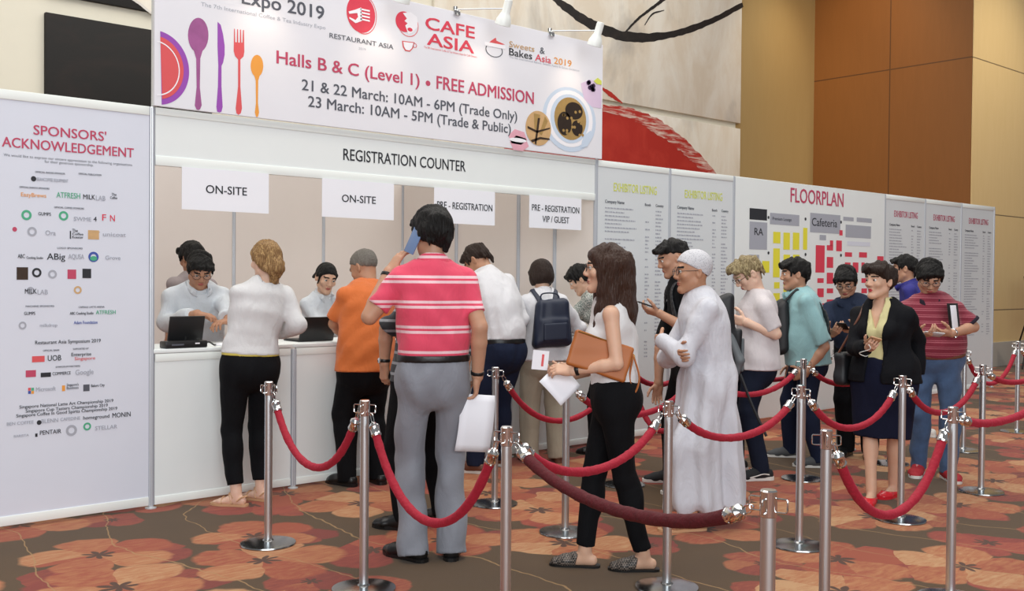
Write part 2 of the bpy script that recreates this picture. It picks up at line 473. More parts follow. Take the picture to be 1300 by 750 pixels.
def add_hand(F, W, d, n, side, curl=(.3, .35, .25), sc=1.0, thumb=.5, spread=.08, point=None, r0=1.0):
    """W wrist, d towards the knuckles, n the way the palm faces, side 'R'/'L'"""
    d = nrm(d); n = nrm(n - d * (np.array(n) @ d)); t = np.cross(d, n) * (1 if side == 'R' else -1)
    g = lambda a, b, c: W + sc * (a * d + b * t + c * n)
    # palm: four metacarpals melted together
    for off, L in ((.027, .086), (.009, .090), (-.010, .086), (-.027, .078)):
        F.seg(g(.004, off * .55, 0), g(L, off, 0), .0145 * sc, .0105 * sc, k=.016)
    F.ell(g(.035, .022, .008), (.024 * sc, .016 * sc, .014 * sc), [d, t, n], k=.014)       # ball of the thumb
    F.ell(g(.035, -.022, .006), (.026 * sc, .012 * sc, .012 * sc), [d, t, n], k=.014)
    for i, (off, L, K) in enumerate(((.027, .070, .088), (.009, .078, .092), (-.010, .072, .088), (-.027, .056, .080))):
        c = list(curl[i]) if hasattr(curl[0], '__len__') else [curl[0] * (1 + .10 * i), curl[1] * (1 + .06 * i), curl[2]]
        if point is not None and i == point: c = [.08, .1, .08]
        fd = nrm(d + t * spread * (1.5 - i)); p = g(K, off, 0); ang = 0; ps = [p]; rs = [.0092 * sc * r0]
        for a, fr, r in zip(c, (.45, .31, .24), (.0084, .0076, .0062)):
            ang += a; dd = fd * math.cos(ang) + n * math.sin(ang); p = p + dd * L * fr * sc; ps.append(p); rs.append(r * sc * r0)
        F.chain(ps, rs, k=.0035)
    td = nrm(d * .62 + t * .70 + n * .34); p = g(.022, .026, .006); ps = [p]; rs = [.0125 * sc]
    for a, L, r in ((0, .042, .0108), (thumb, .032, .0098), (thumb * .8, .026, .0075)):
        td = nrm(td * math.cos(a) + nrm(d * .8 - t * .45 + n * .35) * math.sin(a)); p = p + td * L * sc; ps.append(p); rs.append(r * sc)
    F.chain(ps, rs, k=.006)
    return g(.085, 0, .02)

class Head:
    def __init__(s, c, yaw, pitch, roll, hs):
        f0 = cam_dir(yaw); p = math.radians(pitch); s.c = np.array(c, float); s.s = hs
        s.f = nrm(f0 * math.cos(p) - UP * math.sin(p)); s.r = right_of(f0); s.u = np.cross(s.r, s.f)
        if roll:
            a = math.radians(roll); r, u = s.r.copy(), s.u.copy(); s.r = r * math.cos(a) + u * math.sin(a); s.u = u * math.cos(a) - r * math.sin(a)
    def __call__(s, x, y, z): return s.c + s.s * (x * s.r + y * s.f + z * s.u)
    def loc(s, P):
        q = (np.asarray(P) - s.c) / s.s; return np.stack([q @ s.r, q @ s.f, q @ s.u], -1)
    @property
    def ax(s): return [s.r, s.f, s.u]
def add_face(F, h, fem=False):
    S = h.s; A = h.ax; e = lambda c, r, k=.02, op='u', ax=A: F.ell(h(*c), [q * S for q in r], ax, k=k * S, op=op)
    j = .88 if fem else 1.0
    e((0, -.012, .030), (.073, .093, .082), .02)
    e((0, .020, -.025), (.060 * j, .066, .084), .03)
    for sx in (-1, 1):
        F.seg(h(sx * .050 * j, .000, -.058), h(sx * .014, .062, -.097), .020 * S, .018 * S, k=.025 * S)
        e((sx * .041, .058, -.022), (.022, .020, .020), .02)
    e((0, .068, -.097), (.020 * j, .016, .015), .018)
    F.seg(h(-.032, .076, .024), h(.032, .076, .024), .0125 * S, .0125 * S, k=.02 * S)
    for sx in (-1, 1): e((sx * .031, .094, .005), (.018, .013, .0075), .012, 's')
    F.seg(h(0, .084, .010), h(0, .0985, -.024), .0080 * S, .0115 * S, k=.016 * S)
    for sx in (-1, 1): e((sx * .0115, .092, -.030), (.0085, .010, .0075), .008)
    e((0, .080, -.0565), (.022, .0100, .0050), .008); e((0, .079, -.066), (.019, .0100, .0055), .008)
    e((0, .090, -.0613), (.021, .007, .0014), .004, 's')
    for sx in (-1, 1):
        ear = [nrm(A[0] * sx + A[1] * .35), nrm(A[1] - A[0] * sx * .35), A[2]]
        e((sx * .073, -.014, -.006), (.009, .0175, .031), .010, 'u', ear); e((sx * .081, -.009, -.004), (.006, .009, .016), .006, 's', ear)
def face_colour(h, brows=True):
    def fm(P):
        q = h.loc(P); x, y, z = np.abs(q[:, 0]), q[:, 1], q[:, 2]; out = np.zeros(len(q), int)
        out[(y > .076) & (x < .020 - .9 * np.abs(z + .0615)) & (z > -.072) & (z < -.0515) & (y < .1)] = 1
        if brows: out[(y > .055) & (x > .012) & (x < .050) & (np.abs(z - (.029 - .12 * np.abs(x - .03))) < .0052)] = 2
        return out
    return fm
def hair_noise(h, amp, f=(70, 70, 12)):
    w = wob(3, f, amp); w2 = wob(8, (115, 115, 30), amp * .45)
    def fn(X, Y, Z):
        q = h.loc(np.stack([X, Y, Z], -1)); return w(q[:, 0], q[:, 1], q[:, 2]) + w2(q[:, 0], q[:, 1], q[:, 2])
    return fn
def add_hair(h, kind, H=None):
    F = Field(); S = h.s; A = h.ax
    e = lambda c, r, k=.02, op='u': F.ell(h(*c), [q * S for q in r], A, k=k * S, op=op)
    def pl(p, n): F.plane(h(*p), n[0] * A[0] + n[1] * A[1] + n[2] * A[2], .012 * S)
    amp = .008
    if kind in ('short', 'thick', 'parted', 'crop', 'undercut', 'pixie', 'swept'):
        t = {'short': .010, 'thick': .018, 'parted': .013, 'crop': .006, 'undercut': .012, 'pixie': .017, 'swept': .011}[kind]
        e((0, -.014, .032), (.074 + t * .7, .094 + t, .083 + t))
        if kind in ('thick', 'parted', 'swept', 'pixie'): e((0, .045, .082), (.058, .048, .030), .03)
        if kind == 'swept': e((.0, .062, .092), (.050, .034, .026), .03)
        if kind == 'pixie':
            for x in (-.05, -.02, .02, .045): e((x, .070, .078), (.028, .026, .026), .02)
            e((0, -.07, -.02), (.055, .03, .05), .03)
        if kind == 'undercut': e((0, .0, .070), (.068, .085, .052), .02)
        if kind == 'thick': e((0, -.06, .0), (.070, .045, .07), .03)
        lo = {'short': -.050, 'thick': -.072, 'parted': -.052, 'crop': -.040, 'undercut': .002, 'pixie': -.072, 'swept': -.035}[kind]
        hl = {'short': .062, 'thick': .050, 'parted': .052, 'crop': .070, 'undercut': .060, 'pixie': .050, 'swept': .066}[kind]
        dy, dz = .085 + .088, hl - lo; pl((0, .085, hl), (0, -dz, dy))
        for sx in (-1, 1): e((sx * .088, .004, -.022), (.022, .030, .036), .008, 's')
        if kind != 'pixie': e((0, .125, .0), (.060, .060, .062), .015, 's')
        amp = {'thick': .009, 'pixie': .011, 'swept': .010, 'crop': .003}.get(kind, .008)
    elif kind == 'bob':
        e((0, -.014, .034), (.088, .108, .098)); e((0, -.030, -.030), (.084, .082, .075), .03)
        for sx in (-1, 1): e((sx * .066, .022, -.020), (.024, .034, .066), .02)
        e((0, .062, .070), (.058, .036, .034), .02); e((0, .130, -.03), (.052, .075, .085), .012, 's'); pl((0, 0, -.078), (0, -.15, 1)); amp = .003
    elif kind == 'tied':                                               # drawn back into a low loose tail
        e((0, -.014, .034), (.084, .106, .094)); pl((0, .085, .060), (0, -.120, .173))
        e((0, .125, .0), (.058, .060, .062), .015, 's')
        F.seg(h(0, -.075, .010), h(0, -.098, -.045), .050 * S, .046 * S, k=.03 * S); F.seg(h(0, -.098, -.045), h(0, -.078, -.125), .052 * S, .030 * S, k=.02 * S); amp = .008
        for sx in (-1, 1): F.seg(h(sx * .066, -.01, .03), h(sx * .045, -.07, -.05), .034 * S, .034 * S, k=.02 * S)
    elif kind == 'bun':
        e((0, -.014, .032), (.080, .102, .090)); pl((0, .085, .058), (0, -.110, .173)); e((0, .125, .0), (.058, .060, .060), .015, 's')
        e((0, -.105, -.015), (.040, .034, .036), .012); amp = .003
        for sx in (-1, 1): F.seg(h(sx * .066, .035, .04), h(sx * .066, .012, -.045), .012 * S, .007 * S, k=.01 * S)
    elif kind == 'long':
        e((0, -.014, .034), (.086, .106, .097)); pl((0, .09, -.40), (0, 0, 1))
        e((0, .06, .072), (.052, .030, .03), .02); e((0, .128, -.02), (.062, .066, .085), .012, 's'); amp = .006
        for x, y, x2, y2, z2, r in ((-.04, -.08, -.05, -.085, -.40, .05), (.0, -.09, .0, -.10, -.45, .05), (.04, -.08, .05, -.08, -.42, .05), (.070, -.02, .088, -.02, -.34, .034), (-.070, -.02, -.088, -.02, -.33, .034), (.072, .012, .080, .06, -.33, .024), (-.072, .012, -.08, .055, -.31, .024), (.076, .0, .09, .02, -.37, .028), (-.076, .0, -.09, .02, -.36, .028)):
            F.seg(h(x, y, .03), h((x + x2) / 2, (y + y2) / 2 - .012, -.2), r * S, r * 1.0 * S, k=.03 * S); F.seg(h((x + x2) / 2, (y + y2) / 2 - .012, -.2), h(x2, y2, z2), r * S, r * .45 * S, k=.03 * S)
    r = random.Random(int(abs(h.c[0]) * 1000)); lk = lambda a, b, c, r0, r1: F.chain([h(*a), h(*b), h(*c)], [r0 * S, (r0 * .8 + r1 * .2) * S, r1 * S], k=.008 * S)
    if kind in ('short', 'parted', 'thick', 'undercut', 'pixie', 'swept', 'bob'):
        side = r.choice((-1, 1)); lowz = {'short': .058, 'parted': .046, 'thick': .044, 'undercut': .066, 'pixie': .046, 'swept': .064, 'bob': .044}[kind]
        for i in range(8):
            x = -.054 + .0155 * i + r.uniform(-.004, .004); dx = side * r.uniform(.004, .024); yy = .090 - 6.5 * x * x
            lk((x - dx * .6, yy - .022, .096 - 5 * x * x), (x, yy + .004, .078 - 5 * x * x), (x + dx, yy + .004, lowz + r.uniform(-.008, .012)), .0145, .005)
    if kind in ('short', 'parted', 'thick', 'swept'):
        for sx in (-1, 1):
            for y in (.018, .034): lk((sx * .074, y - .01, .045), (sx * .0745, y - .004, .022), (sx * .0725, y, r.uniform(-.012, .002)), .011, .0045)
        for i in range(6):
            x = -.048 + .019 * i; lk((x * 1.1, -.094 + 5 * x * x, .0), (x, -.094 + 5 * x * x, -.035), (x * .9, -.084 + 5 * x * x, -.066 - r.uniform(0, .014)), .016, .005)
    if kind == 'bun':
        for sx in (-1, 1):
            for i in range(1, 4): lk((sx * .006, .062 - .022 * i, .092 + .006 * i), (sx * .060, .038 - .022 * i, .056), (sx * .074, -.015 - .02 * i, -.004 - .006 * i), .012, .010)
    F.disp = hair_noise(h, amp, (48, 48, 18) if kind != 'crop' else (120, 120, 120))
    return F

TORSO = {'m': [(-.45, .190, .130), (-.20, .178, .124), (0, .158, .116), (.15, .156, .113), (.32, .155, .112), (.62, .172, .120), (.82, .166, .106), (.93, .118, .080), (1.0, .085, .066)],
         'f': [(-.45, .20, .130), (-.20, .184, .122), (0, .174, .118), (.15, .158, .108), (.36, .130, .094), (.62, .147, .106), (.82, .140, .090), (.93, .098, .070), (1.0, .070, .056)]}
SHOE = {'m': 1.0, 'f': .90}
class Person:
    def __init__(s, label, face, H, sex='m', feet=None, base=None, head=None, hd=0.0, look=None, bw=1.0, hips=(0, 0), hipz=None, neck=(0, .22, 1), twist=0.0,
                 arms=None, nl=.150, skin='tan', group=None, belly=0.0, spread=.19, toes=None, hip_w=1.0, shoulder=1.0):
        s.H, s.sex, s.skin, s.k = H, sex, SK[skin], H / 1.70; k = s.k; s.bw = bw; s.belly = belly
        s.f = cam_dir(face); s.r = right_of(s.f); s.tf = cam_dir(face + twist); s.tr = right_of(s.tf)
        b3 = lambda v, R=None, F=None: v[0] * (s.r if R is None else R) + v[1] * (s.f if F is None else F) + v[2] * UP
        s.b3 = b3
        if feet is not None: s.foot = {'L': np.array(feet[0], float), 'R': np.array(feet[1], float)}
        else:
            B = np.array(base, float); s.foot = {'L': B - s.r * spread / 2, 'R': B + s.r * spread / 2}
        for q in s.foot.values(): q[2] = 0
        s.B = (s.foot['L'] + s.foot['R']) / 2; s.B[2] = 0; s.dep = depth_of(s.B)
        L = .245 * H
        gap = np.linalg.norm(s.foot['L'] - s.foot['R']); s.l1, s.l2 = .245 * H, .240 * H
        top = math.sqrt(max((s.l1 + s.l2) ** 2 * .985 - (max(gap - .17, 0) / 2) ** 2, .1)) + .075
        s.P = s.B + UP * (hipz if hipz else min(.545 * H, top + .02)) + s.r * hips[0] + s.f * hips[1]
        hs = s.k ** .5 * (1.09 if sex == 'm' else 1.05); look = look or (face, 0, 0)
        hc = at_depth(head[0], head[1], s.dep + hd) if head is not None else s.P + UP * (.39 * H)
        s.h = Head(hc, *look, hs)
        s.N = hc - nrm(b3(neck, s.tr, s.tf)) * nl * k
        s.P1 = s.P + UP * np.linalg.norm(s.N - s.P) * .5
        sp = nrm(s.N - s.P1); s.sp = sp
        sh = (.103 if sex == 'm' else .091) * H * bw * shoulder
        s.S = {'R': s.N - sp * .080 * k + s.tr * sh, 'L': s.N - sp * .080 * k - s.tr * sh}
        s.hipj = {'R': s.P - UP * .02 + s.r * .052 * H * hip_w, 'L': s.P - UP * .02 - s.r * .052 * H * hip_w}
        s.ank, s.knee, s.td = {}, {}, {}
        for q, sg in (('L', -1), ('R', 1)):
            s.ank[q] = s.foot[q] + UP * .085 * k
            s.knee[q], s.ank[q] = two_bone(s.hipj[q], s.ank[q], s.l1, s.l2, s.f + s.r * sg * .12)
            a = math.radians((toes or {}).get(q, 10 if not toes else 0)); s.td[q] = nrm(s.f * math.cos(a) + s.r * sg * math.sin(a))
        s.arm = {}
        for q, sg in (('L', -1), ('R', 1)):
            a = (arms or {}).get(q); l1, l2 = .172 * H, .150 * H
            if a is None or a.get('hang'):
                w = s.S[q] - UP * .312 * H + s.r * sg * .05 + s.f * (a or {}).get('fwd', .04); a = dict(dict(d=(sg * -.05, .15, -1), n=(-sg, .1, 0), hint=(0, -1, 0), curl=(.35, .4, .3)), **(a or {}))
            elif 'px' in a: w = at_depth(a['px'][0], a['px'][1], s.dep + a.get('dd', 0))
            else: w = s.N + b3(a['at'], s.tr, s.tf)
            E, W = two_bone(s.S[q], w, l1, l2, b3(a.get('hint', (sg * .6, -.3, -1)), s.tr, s.tf))
            if 'epx' in a:
                E = at_depth(a['epx'][0], a['epx'][1], s.dep + a.get('edd', 0)); W = w
            d = b3(a['d'], s.tr, s.tf) if 'd' in a else (W - E); n = b3(a.get('n', (-sg * .3, 0, -1)), s.tr, s.tf)
            s.arm[q] = dict(a, E=E, W=W, dv=nrm(d), nv=n)
        s.root = thing('person', label, 'person', s.B, 0, group)
    # ---- spine
    def sp_c(s, t):
        if t < 0: return s.P + UP * t * np.linalg.norm(s.N - s.P)
        return (1 - t) ** 2 * s.P + 2 * t * (1 - t) * s.P1 + t * t * s.N
    def sec(s, t):
        T = TORSO[s.sex]; ts = [q[0] for q in T]; k = s.k * s.bw
        bl = s.belly * math.exp(-((t - .22) / .22) ** 2)
        return s.sp_c(t), float(np.interp(t, ts, [q[1] for q in T])) * k + bl * .4, float(np.interp(t, ts, [q[2] for q in T])) * k + bl * .6, s.tf * bl * .5
    def torso(s, F, t0, t1, e, k=.03, capa=False, capb=False, n=8, flare=0.0):
        lat = s.tr; ts = np.linspace(t0, t1, n)
        for i in range(n - 1):
            a, b = s.sec(ts[i]), s.sec(ts[i + 1]); fa = flare * max(0, .35 - ts[i]); fb = flare * max(0, .35 - ts[i + 1])
            F.seg(a[0] + a[3], b[0] + b[3], a[1] + e + fa, b[1] + e + fb, a[2] + e + fa, b[2] + e + fb, lat=lat, k=k, capa=capa and i == 0, capb=capb and i == n - 2)
    def bust(s, F, e):
        if s.sex != 'f': return
        c, w, d, _ = s.sec(.60)
        for sg in (-1, 1): F.ell(c + s.tr * sg * .068 * s.k + s.tf * (d - .012), (.058 + e, .050 + e, .055 + e), [s.tr, s.tf, UP], k=.03)
    def body(s, bare_torso=0.0, brows=None, lips=None, feet=True, legs=True):
        k = s.k; m = s.sex == 'm'; rt = s.root; h = s.h; o = s.B
        F = Field(); s.torso(F, -.05, .95, -.012 + bare_torso); s.bust(F, -.010 + bare_torso)
        nb = .056 if m else .045; nt = .051 if m else .042
        nk = lambda F: F.seg(s.N - s.sp * .03, h(0, -.022, -.045), nb * k * 1.08, nt * k, k=.03)
        nk(F)
        ra, rb, rc = ((.049, .039, .028) if m else (.040, .033, .024)); ra, rb, rc = ra * k, rb * k, rc * k
        for q in 'LR':
            a = s.arm[q]
            F.seg(s.N - s.sp * .045, s.S[q] - s.sp * .002, .044 * k, ra * .95, k=.035)
            F.seg(s.S[q], a['E'], ra, rb, k=.02); F.seg(a['E'], a['E'] * .7 + a['W'] * .3, rb, rb * 1.03, k=.01); F.seg(a['E'] * .7 + a['W'] * .3, a['W'], rb * 1.03, rc, k=.01)
            F.ell(a['W'], (.025 * k, .032 * k, .020 * k), [a['dv'], np.cross(a['dv'], nrm(a['nv'])), nrm(a['nv'])], k=.02)
            if legs:
                F.seg(s.hipj[q] - UP * .04, s.knee[q], .070 * k, .050 * k, k=.02); F.seg(s.knee[q], s.ank[q], .050 * k, .034 * k, k=.015)
                cb = s.knee[q] * .68 + s.ank[q] * .32 - s.f * .018; F.ell(cb, (.045 * k, .047 * k, .10 * k), [s.r, s.f, UP], k=.03)
                s.foot_solid(F, q, -.006)
        parts = [F.mesh(.0105)]
        Fh = Field(); add_face(Fh, h, not m); nk(Fh); Fh.plane(h(0, 0, -.135), s.sp * .6 + UP * .4)
        hp = Fh.mesh(.0046); parts.append(hp)
        for q in 'LR':
            a = s.arm[q]; Fa = Field()
            if a.get('nohand'): continue
            Fa.seg(a['E'] * .35 + a['W'] * .65, a['W'], rc * 1.12, rc * .96, k=.01, capa=True)
            s.arm[q]['grip'] = add_hand(Fa, a['W'], a['dv'], a['nv'], q, a.get('curl', (.35, .4, .3)), (1.0 if m else .9) * k ** .5, a.get('thumb', .4), a.get('spread', .06), a.get('point'))
            parts.append(Fa.mesh(.0042))
        fc = face_colour(h, brows is not None); zc = len(parts)
        lim = h(0, 0, 0); R = .15 * h.s
        def fm(P):
            out = np.zeros(len(P), int); near = np.linalg.norm(P - lim, axis=1) < R; out[near] = fc(P[near]); return out
        b = mesh_obj('body', parts, [s.skin, lips or LIP, brows or s.skin], rt, o, fm)
        for sg in (-1, 1):
            mb = MB(); c = h(sg * .031, .0735, .0055); mb.lathe([(0, -.0125 * h.s)] + [(.0125 * h.s * math.sin(a), -.0125 * h.s * math.cos(a)) for a in np.linspace(.3, 2.84, 9)] + [(0, .0125 * h.s)], 14, c - o, h.f)
            e = mb.build('eye', EYE_W, rt); e.data.materials.append(EYE_D)
            for p in e.data.polygons:
                q = h.loc(np.array(p.center)[None] + o)[0]
                if (q[0] - sg * .031) ** 2 + (q[2] - .005) ** 2 < .0058 ** 2 and q[1] > .0735: p.material_index = 1
        return b
    def hair(s, kind, mat):
        F = add_hair(s.h, kind); return mesh_obj('hair', [F.mesh(.0052)], mat, s.root, s.B)
    # ---- clothes
    def top(s, mat, sleeve=.6, hem=-.12, e=.014, collar=None, name='shirt', flare=.03, cuff=None, neck_t=.985, seed=1, amp=.009, opening=None, wide=1.0, neckcut=(.012, .045), neckr=1.0, h=.0095, buttons=None, band=None):
        F = Field(); k = s.k; m = s.sex == 'm'
        s.torso(F, hem, .93, e, capa=True, flare=flare); s.bust(F, e)
        c1 = s.sec(.93); F.seg(c1[0], s.sp_c(neck_t), c1[1] + e, (.072 if m else .060) * k, c1[2] + e, (.066 if m else .055) * k, lat=s.tr, k=.03, capb=True)
        ra, rb, rc = ((.051, .045, .036) if m else (.042, .037, .030))
        for q in 'LR':
            a = s.arm[q]; E, W, S0 = a['E'], a['W'], s.S[q]
            F.seg(s.N - s.sp * .045, S0 if sleeve > 0 else S0 * .45 + s.N * .55 - s.sp * .02, .046 * k + e * .3, ra * k * .95 + e * .5 if sleeve > 0 else .030 * k, k=.035)
            if sleeve <= 0: continue
            u = min(sleeve, 1.0); en = S0 + (E - S0) * u; r1 = ra * k + (rb - ra) * k * u
            F.seg(S0, en, ra * k * .96 + e * .5, (r1 + e * (.95 if sleeve <= 1 else .7)) * wide, k=.03, capb=sleeve <= 1)
            if sleeve > 1:
                v = sleeve - 1; en2 = E + (W - E) * v
                F.seg(E, en2, (rb * k + e * .8) * wide, (rb + (rc - rb) * v) * k * wide + e * .8, k=.018, capb=True)
        if opening: opening(F)
        zh = s.sec(hem)[0][2]; w_ = wob(seed, (15, 15, 12), amp); F.disp = lambda X, Y, Z: w_(X, Y, Z) * np.clip(np.abs(Z - zh) / .05, .12, 1)
        if neckcut:
            p0 = s.N - s.tf * .06 + s.sp * neckcut[0]; p1 = s.N + s.tf * .075 - s.sp * neckcut[1]; nn = nrm(np.cross(s.tr, p1 - p0)); nn = -nn if nn @ s.sp > 0 else nn
            ax_ = s.sp; N0 = s.N; Rn = (.078 if m else .070) * k * neckr
            def cutneck(X, Y, Z):
                a = X - N0[0], Y - N0[1], Z - N0[2]; la = a[0] * ax_[0] + a[1] * ax_[1] + a[2] * ax_[2]
                rad = np.sqrt(np.maximum(a[0] ** 2 + a[1] ** 2 + a[2] ** 2 - la ** 2, 0)) - Rn
                return np.maximum(rad, (X - p0[0]) * nn[0] + (Y - p0[1]) * nn[1] + (Z - p0[2]) * nn[2])
            F.add(cutneck, s.N - .16 * k, s.N + .16 * k, .006, 's')
        g = mesh_obj(name, [F.mesh(h)], mat, s.root, s.B)
        if collar:
            Fc = Field(); nd = nrm(s.h(0, -.022, -.045) - s.N); r = (.066 if m else .054) * k
            Fc.seg(s.N - s.sp * .034, s.N + nd * .050 * k, r + .028, r + .006, k=.01, capa=True, capb=True)
            Fc.add(lambda X, Y, Z, p_=s.N + nd * .026 * k, n_=nrm(nd + s.tf * .42): (X - p_[0]) * n_[0] + (Y - p_[1]) * n_[1] + (Z - p_[2]) * n_[2], [-1e9] * 3, [1e9] * 3, .004, 'i')
            if collar != 'stand':
                q9 = s.sec(.90); fp = q9[0] + s.tf * (q9[2] + e * .9 + .014)
                for sg in (-1, 1):
                    sp_ = s.N + s.tr * sg * (r + .024) - s.sp * .004; md = s.N * .45 + fp * .55 + s.tr * sg * (r * .78 + .012) + s.tf * .050
                    Fc.seg(sp_ - s.tf * .03, md, .024, .026, .009, .008, lat=s.sp, k=.01); Fc.seg(md, fp + s.tr * sg * .040 - s.sp * .014 + s.tf * .004, .024, .008, .008, .006, lat=s.sp, k=.01)
            mesh_obj('collar', [Fc.mesh(.006)], mat if collar in (True, 'stand') else collar, g, s.B).matrix_parent_inverse.identity()
        if cuff is not None:
            for q in 'LR':
                a = s.arm[q]; S0, E, W = s.S[q], a['E'], a['W']
                if sleeve <= 1: p = S0 + (E - S0) * sleeve; d = nrm(E - S0); r = (ra + (rb - ra) * sleeve) * k + e * 1.2
                else: p = E + (W - E) * (sleeve - 1); d = nrm(W - E); r = (rb + (rc - rb) * (sleeve - 1)) * k + e * .85
                Fc = Field(); Fc.seg(p - d * .022, p + d * .003, r * wide + .004, r * wide + .004, k=.005, capa=True, capb=True); mesh_obj('cuff', [Fc.mesh(.006)], cuff, g, s.B)
        return g
    def trousers(s, mat, hem=.05, e=.012, top=.17, flare=.0, seed=2, amp=.008, name='trousers', taper=1.0, h=.0095):
        F = Field(); k = s.k; fem = s.sex == 'f'
        s.torso(F, min(-.10, top - .14), top, e + .002, capb=True, n=5)
        for q in 'LR':
            hj = s.hipj[q] + UP * .02; kn, an = s.knee[q], s.ank[q]
            v = (kn[2] - (hem)) / max(kn[2] - (an[2] - .085 * k), 1e-3); en = kn + (an - kn) / (np.linalg.norm(an - kn)) * np.linalg.norm(an - kn) * 0 + (s.foot[q] + UP * hem - kn)
            en = kn + (an - kn) * ((kn[2] - hem) / max(kn[2] - an[2], 1e-3))
            F.seg(hj, kn, (.092 if fem else .083) * k + e, .060 * k * taper + e, (.100 if fem else .098) * k + e, .062 * k * taper + e, lat=s.r, k=.03)
            F.seg(kn, en, .060 * k * taper + e, (.044 + flare) * k * taper + e, .062 * k * taper + e, (.050 + flare) * k * taper + e, lat=s.r, k=.02, capb=True)
            cb = kn * .7 + an * .3 - s.f * .012; F.ell(cb, (.046 * k * taper + e, .052 * k * taper + e, .10), [s.r, s.f, UP], k=.04)
        c = s.sec(-.02)[0]; F.ell(s.P - UP * .068 * k, (.10 * k + e, .088 * k + e, .092 * k), [s.r, s.f, UP], k=.04)
        for sg in (-1, 1): F.ell(c - s.f * (.045 * k) + s.r * sg * .065 * k - UP * .02, (.080 * k + e, (.084 if fem else .074) * k + e, .095 * k), [s.r, s.f, UP], k=.04)
        zt = s.sec(top)[0][2]; w_ = wob(seed, (13, 13, 12), amp); F.disp = lambda X, Y, Z: w_(X, Y, Z) * np.clip(np.minimum(np.abs(Z - zt), np.abs(Z - hem)) / .06, .1, 1)
        return mesh_obj(name, [F.mesh(h)], mat, s.root, s.B)
    def belt(s, mat, t=.15, e=.017, buckle=True, hw=.032):
        F = Field(); s.torso(F, t - hw, t + hw, e + .006, capa=True, capb=True, n=2, k=.005); g = mesh_obj('belt', [F.mesh(.007)], mat, s.root, s.B)
        if buckle:
            c = s.sec(t); p = c[0] + c[3] + s.tf * (c[2] + e + .002); MB().obox(p - s.B, [s.tr, s.tf, UP], (.020, .004, .016), .003).build('buckle', M['chrome'], g)
        return g
    def skirt(s, mat, hem, top=.2, e=.014, w1=.17, d1=.13):
        F = Field(); s.torso(F, -.2, top, e, capb=True, n=6); kn = (s.knee['L'] + s.knee['R']) / 2; c = s.sec(-.2); b = kn.copy(); b[2] = hem
        F.seg(c[0], b, c[1] + e + .008, w1, c[2] + e + .01, d1, lat=s.r, k=.05, capb=True); F.disp = wob(4, (12, 12, 4), .005)
        return mesh_obj('skirt', [F.mesh(.0095)], mat, s.root, s.B)
    # ---- feet
    def foot_solid(s, F, q, e, full=True):
        a = s.foot[q]; d = s.td[q]; l = right_of(d); k = s.k * SHOE[s.sex]; g = lambda y, z, x=0: a + d * y * k + UP * z * k + l * x * k
        sg = -1 if q == 'L' else 1
        P = [(-.050, .040, 0, .033, .040), (.040, .042, 0, .036, .040), (.115, .030, .004 * sg, .045, .027), (.172, .022, -.004 * sg, .034, .019)]
        for (y, z, x, w, dd), (y2, z2, x2, w2, d2) in zip(P[:-1], P[1:]):
            F.seg(g(y, z, x), g(y2, z2, x2), w * k + e, w2 * k + e, dd * k + e, d2 * k + e, lat=l, k=.02)
        F.seg(g(.0, .055), s.ank[q] + (s.knee[q] - s.ank[q]) * .12, .038 * k + e, .036 * k + e, k=.02)
    def outline(s, q, e=0.0):
        k = s.k * SHOE[s.sex]; sg = -1 if q == 'L' else 1; pts = []
        for y, w, x in ((-.092, .010, 0), (-.085, .024, 0), (-.060, .035, 0), (-.01, .036, 0), (.05, .038, .002), (.10, .046, .004), (.135, .047, .003), (.17, .040, -.002), (.197, .025, -.006), (.206, .010, -.008)): pts.append((y, w, x))
        le = [(x * sg - w - e, y) for y, w, x in pts]; ri = [(x * sg + w + e, y) for y, w, x in pts][::-1]
        return [(a * k, b * k) for a, b in le + ri]
    def shoes(s, kind, mat, sole=None, sole_h=.022, e=.007, stripe=None, laces=None, name='shoe'):
        for q in 'LR':
            d = s.td[q]; l = right_of(d); a = s.foot[q]; k = s.k * SHOE[s.sex]; sg = -1 if q == 'L' else 1
            g = lambda x, y, z: a + l * x * k + d * y * k + UP * z * k
            if kind in ('closed', 'flat', 'mule', 'sneaker'):
                F = Field(); s.foot_solid(F, q, e); F.plane(g(0, 0, .004), UP)
                tilt = {'closed': (.078, .0), 'sneaker': (.085, .0), 'flat': (.045, .0), 'mule': (.075, 0)}[kind]
                F.plane(g(0, 0, tilt[0]), (-UP) + d * .12)
                if kind == 'flat': F.ell(g(0, .035, .066), (.031 * k, .080 * k, .050 * k), [l, d, UP], k=.006, op='s')
                if kind == 'mule': F.plane(g(0, .055, .0), d + UP * .25)
                sh = mesh_obj(name, [F.mesh(.0055)], mat, s.root, s.B)
            else: sh = None
            mb = MB(); mb.prism(s.outline(q, .003 if kind != 'sandal' else .002), a - s.B + UP * .001, l, d, UP * sole_h)
            so = mb.build('sole' if sh else 'sandal', sole or mat, sh or s.root, smooth=False)
            if kind == 'sandal':
                mb = MB()
                for (x0, y0, z0), (x1, y1, z1), (x2, y2, z2) in (((-.040, .10, .02), (0, .10, .062), (.044, .10, .02)), ((-.036, .02, .02), (0, .055, .088), (.036, .02, .02)), ((-.036, -.02, .04), (0, -.085, .075), (.036, -.02, .04)), ((-.034, .01, .06), (0, .052, .092), (.034, .01, .06))):
                    mb.tube([p - s.B for p in bezier([g(x0, y0, z0), g((x0 + x1) / 2 * 1.35, (y0 + y1) / 2, (z0 + z1) / 2 * 1.18), g(x1, y1, z1), g((x2 + x1) / 2 * 1.35, (y2 + y1) / 2, (z2 + z1) / 2 * 1.18), g(x2, y2, z2)], 5)], .0055, 6)
                mb.build('strap', mat, so)
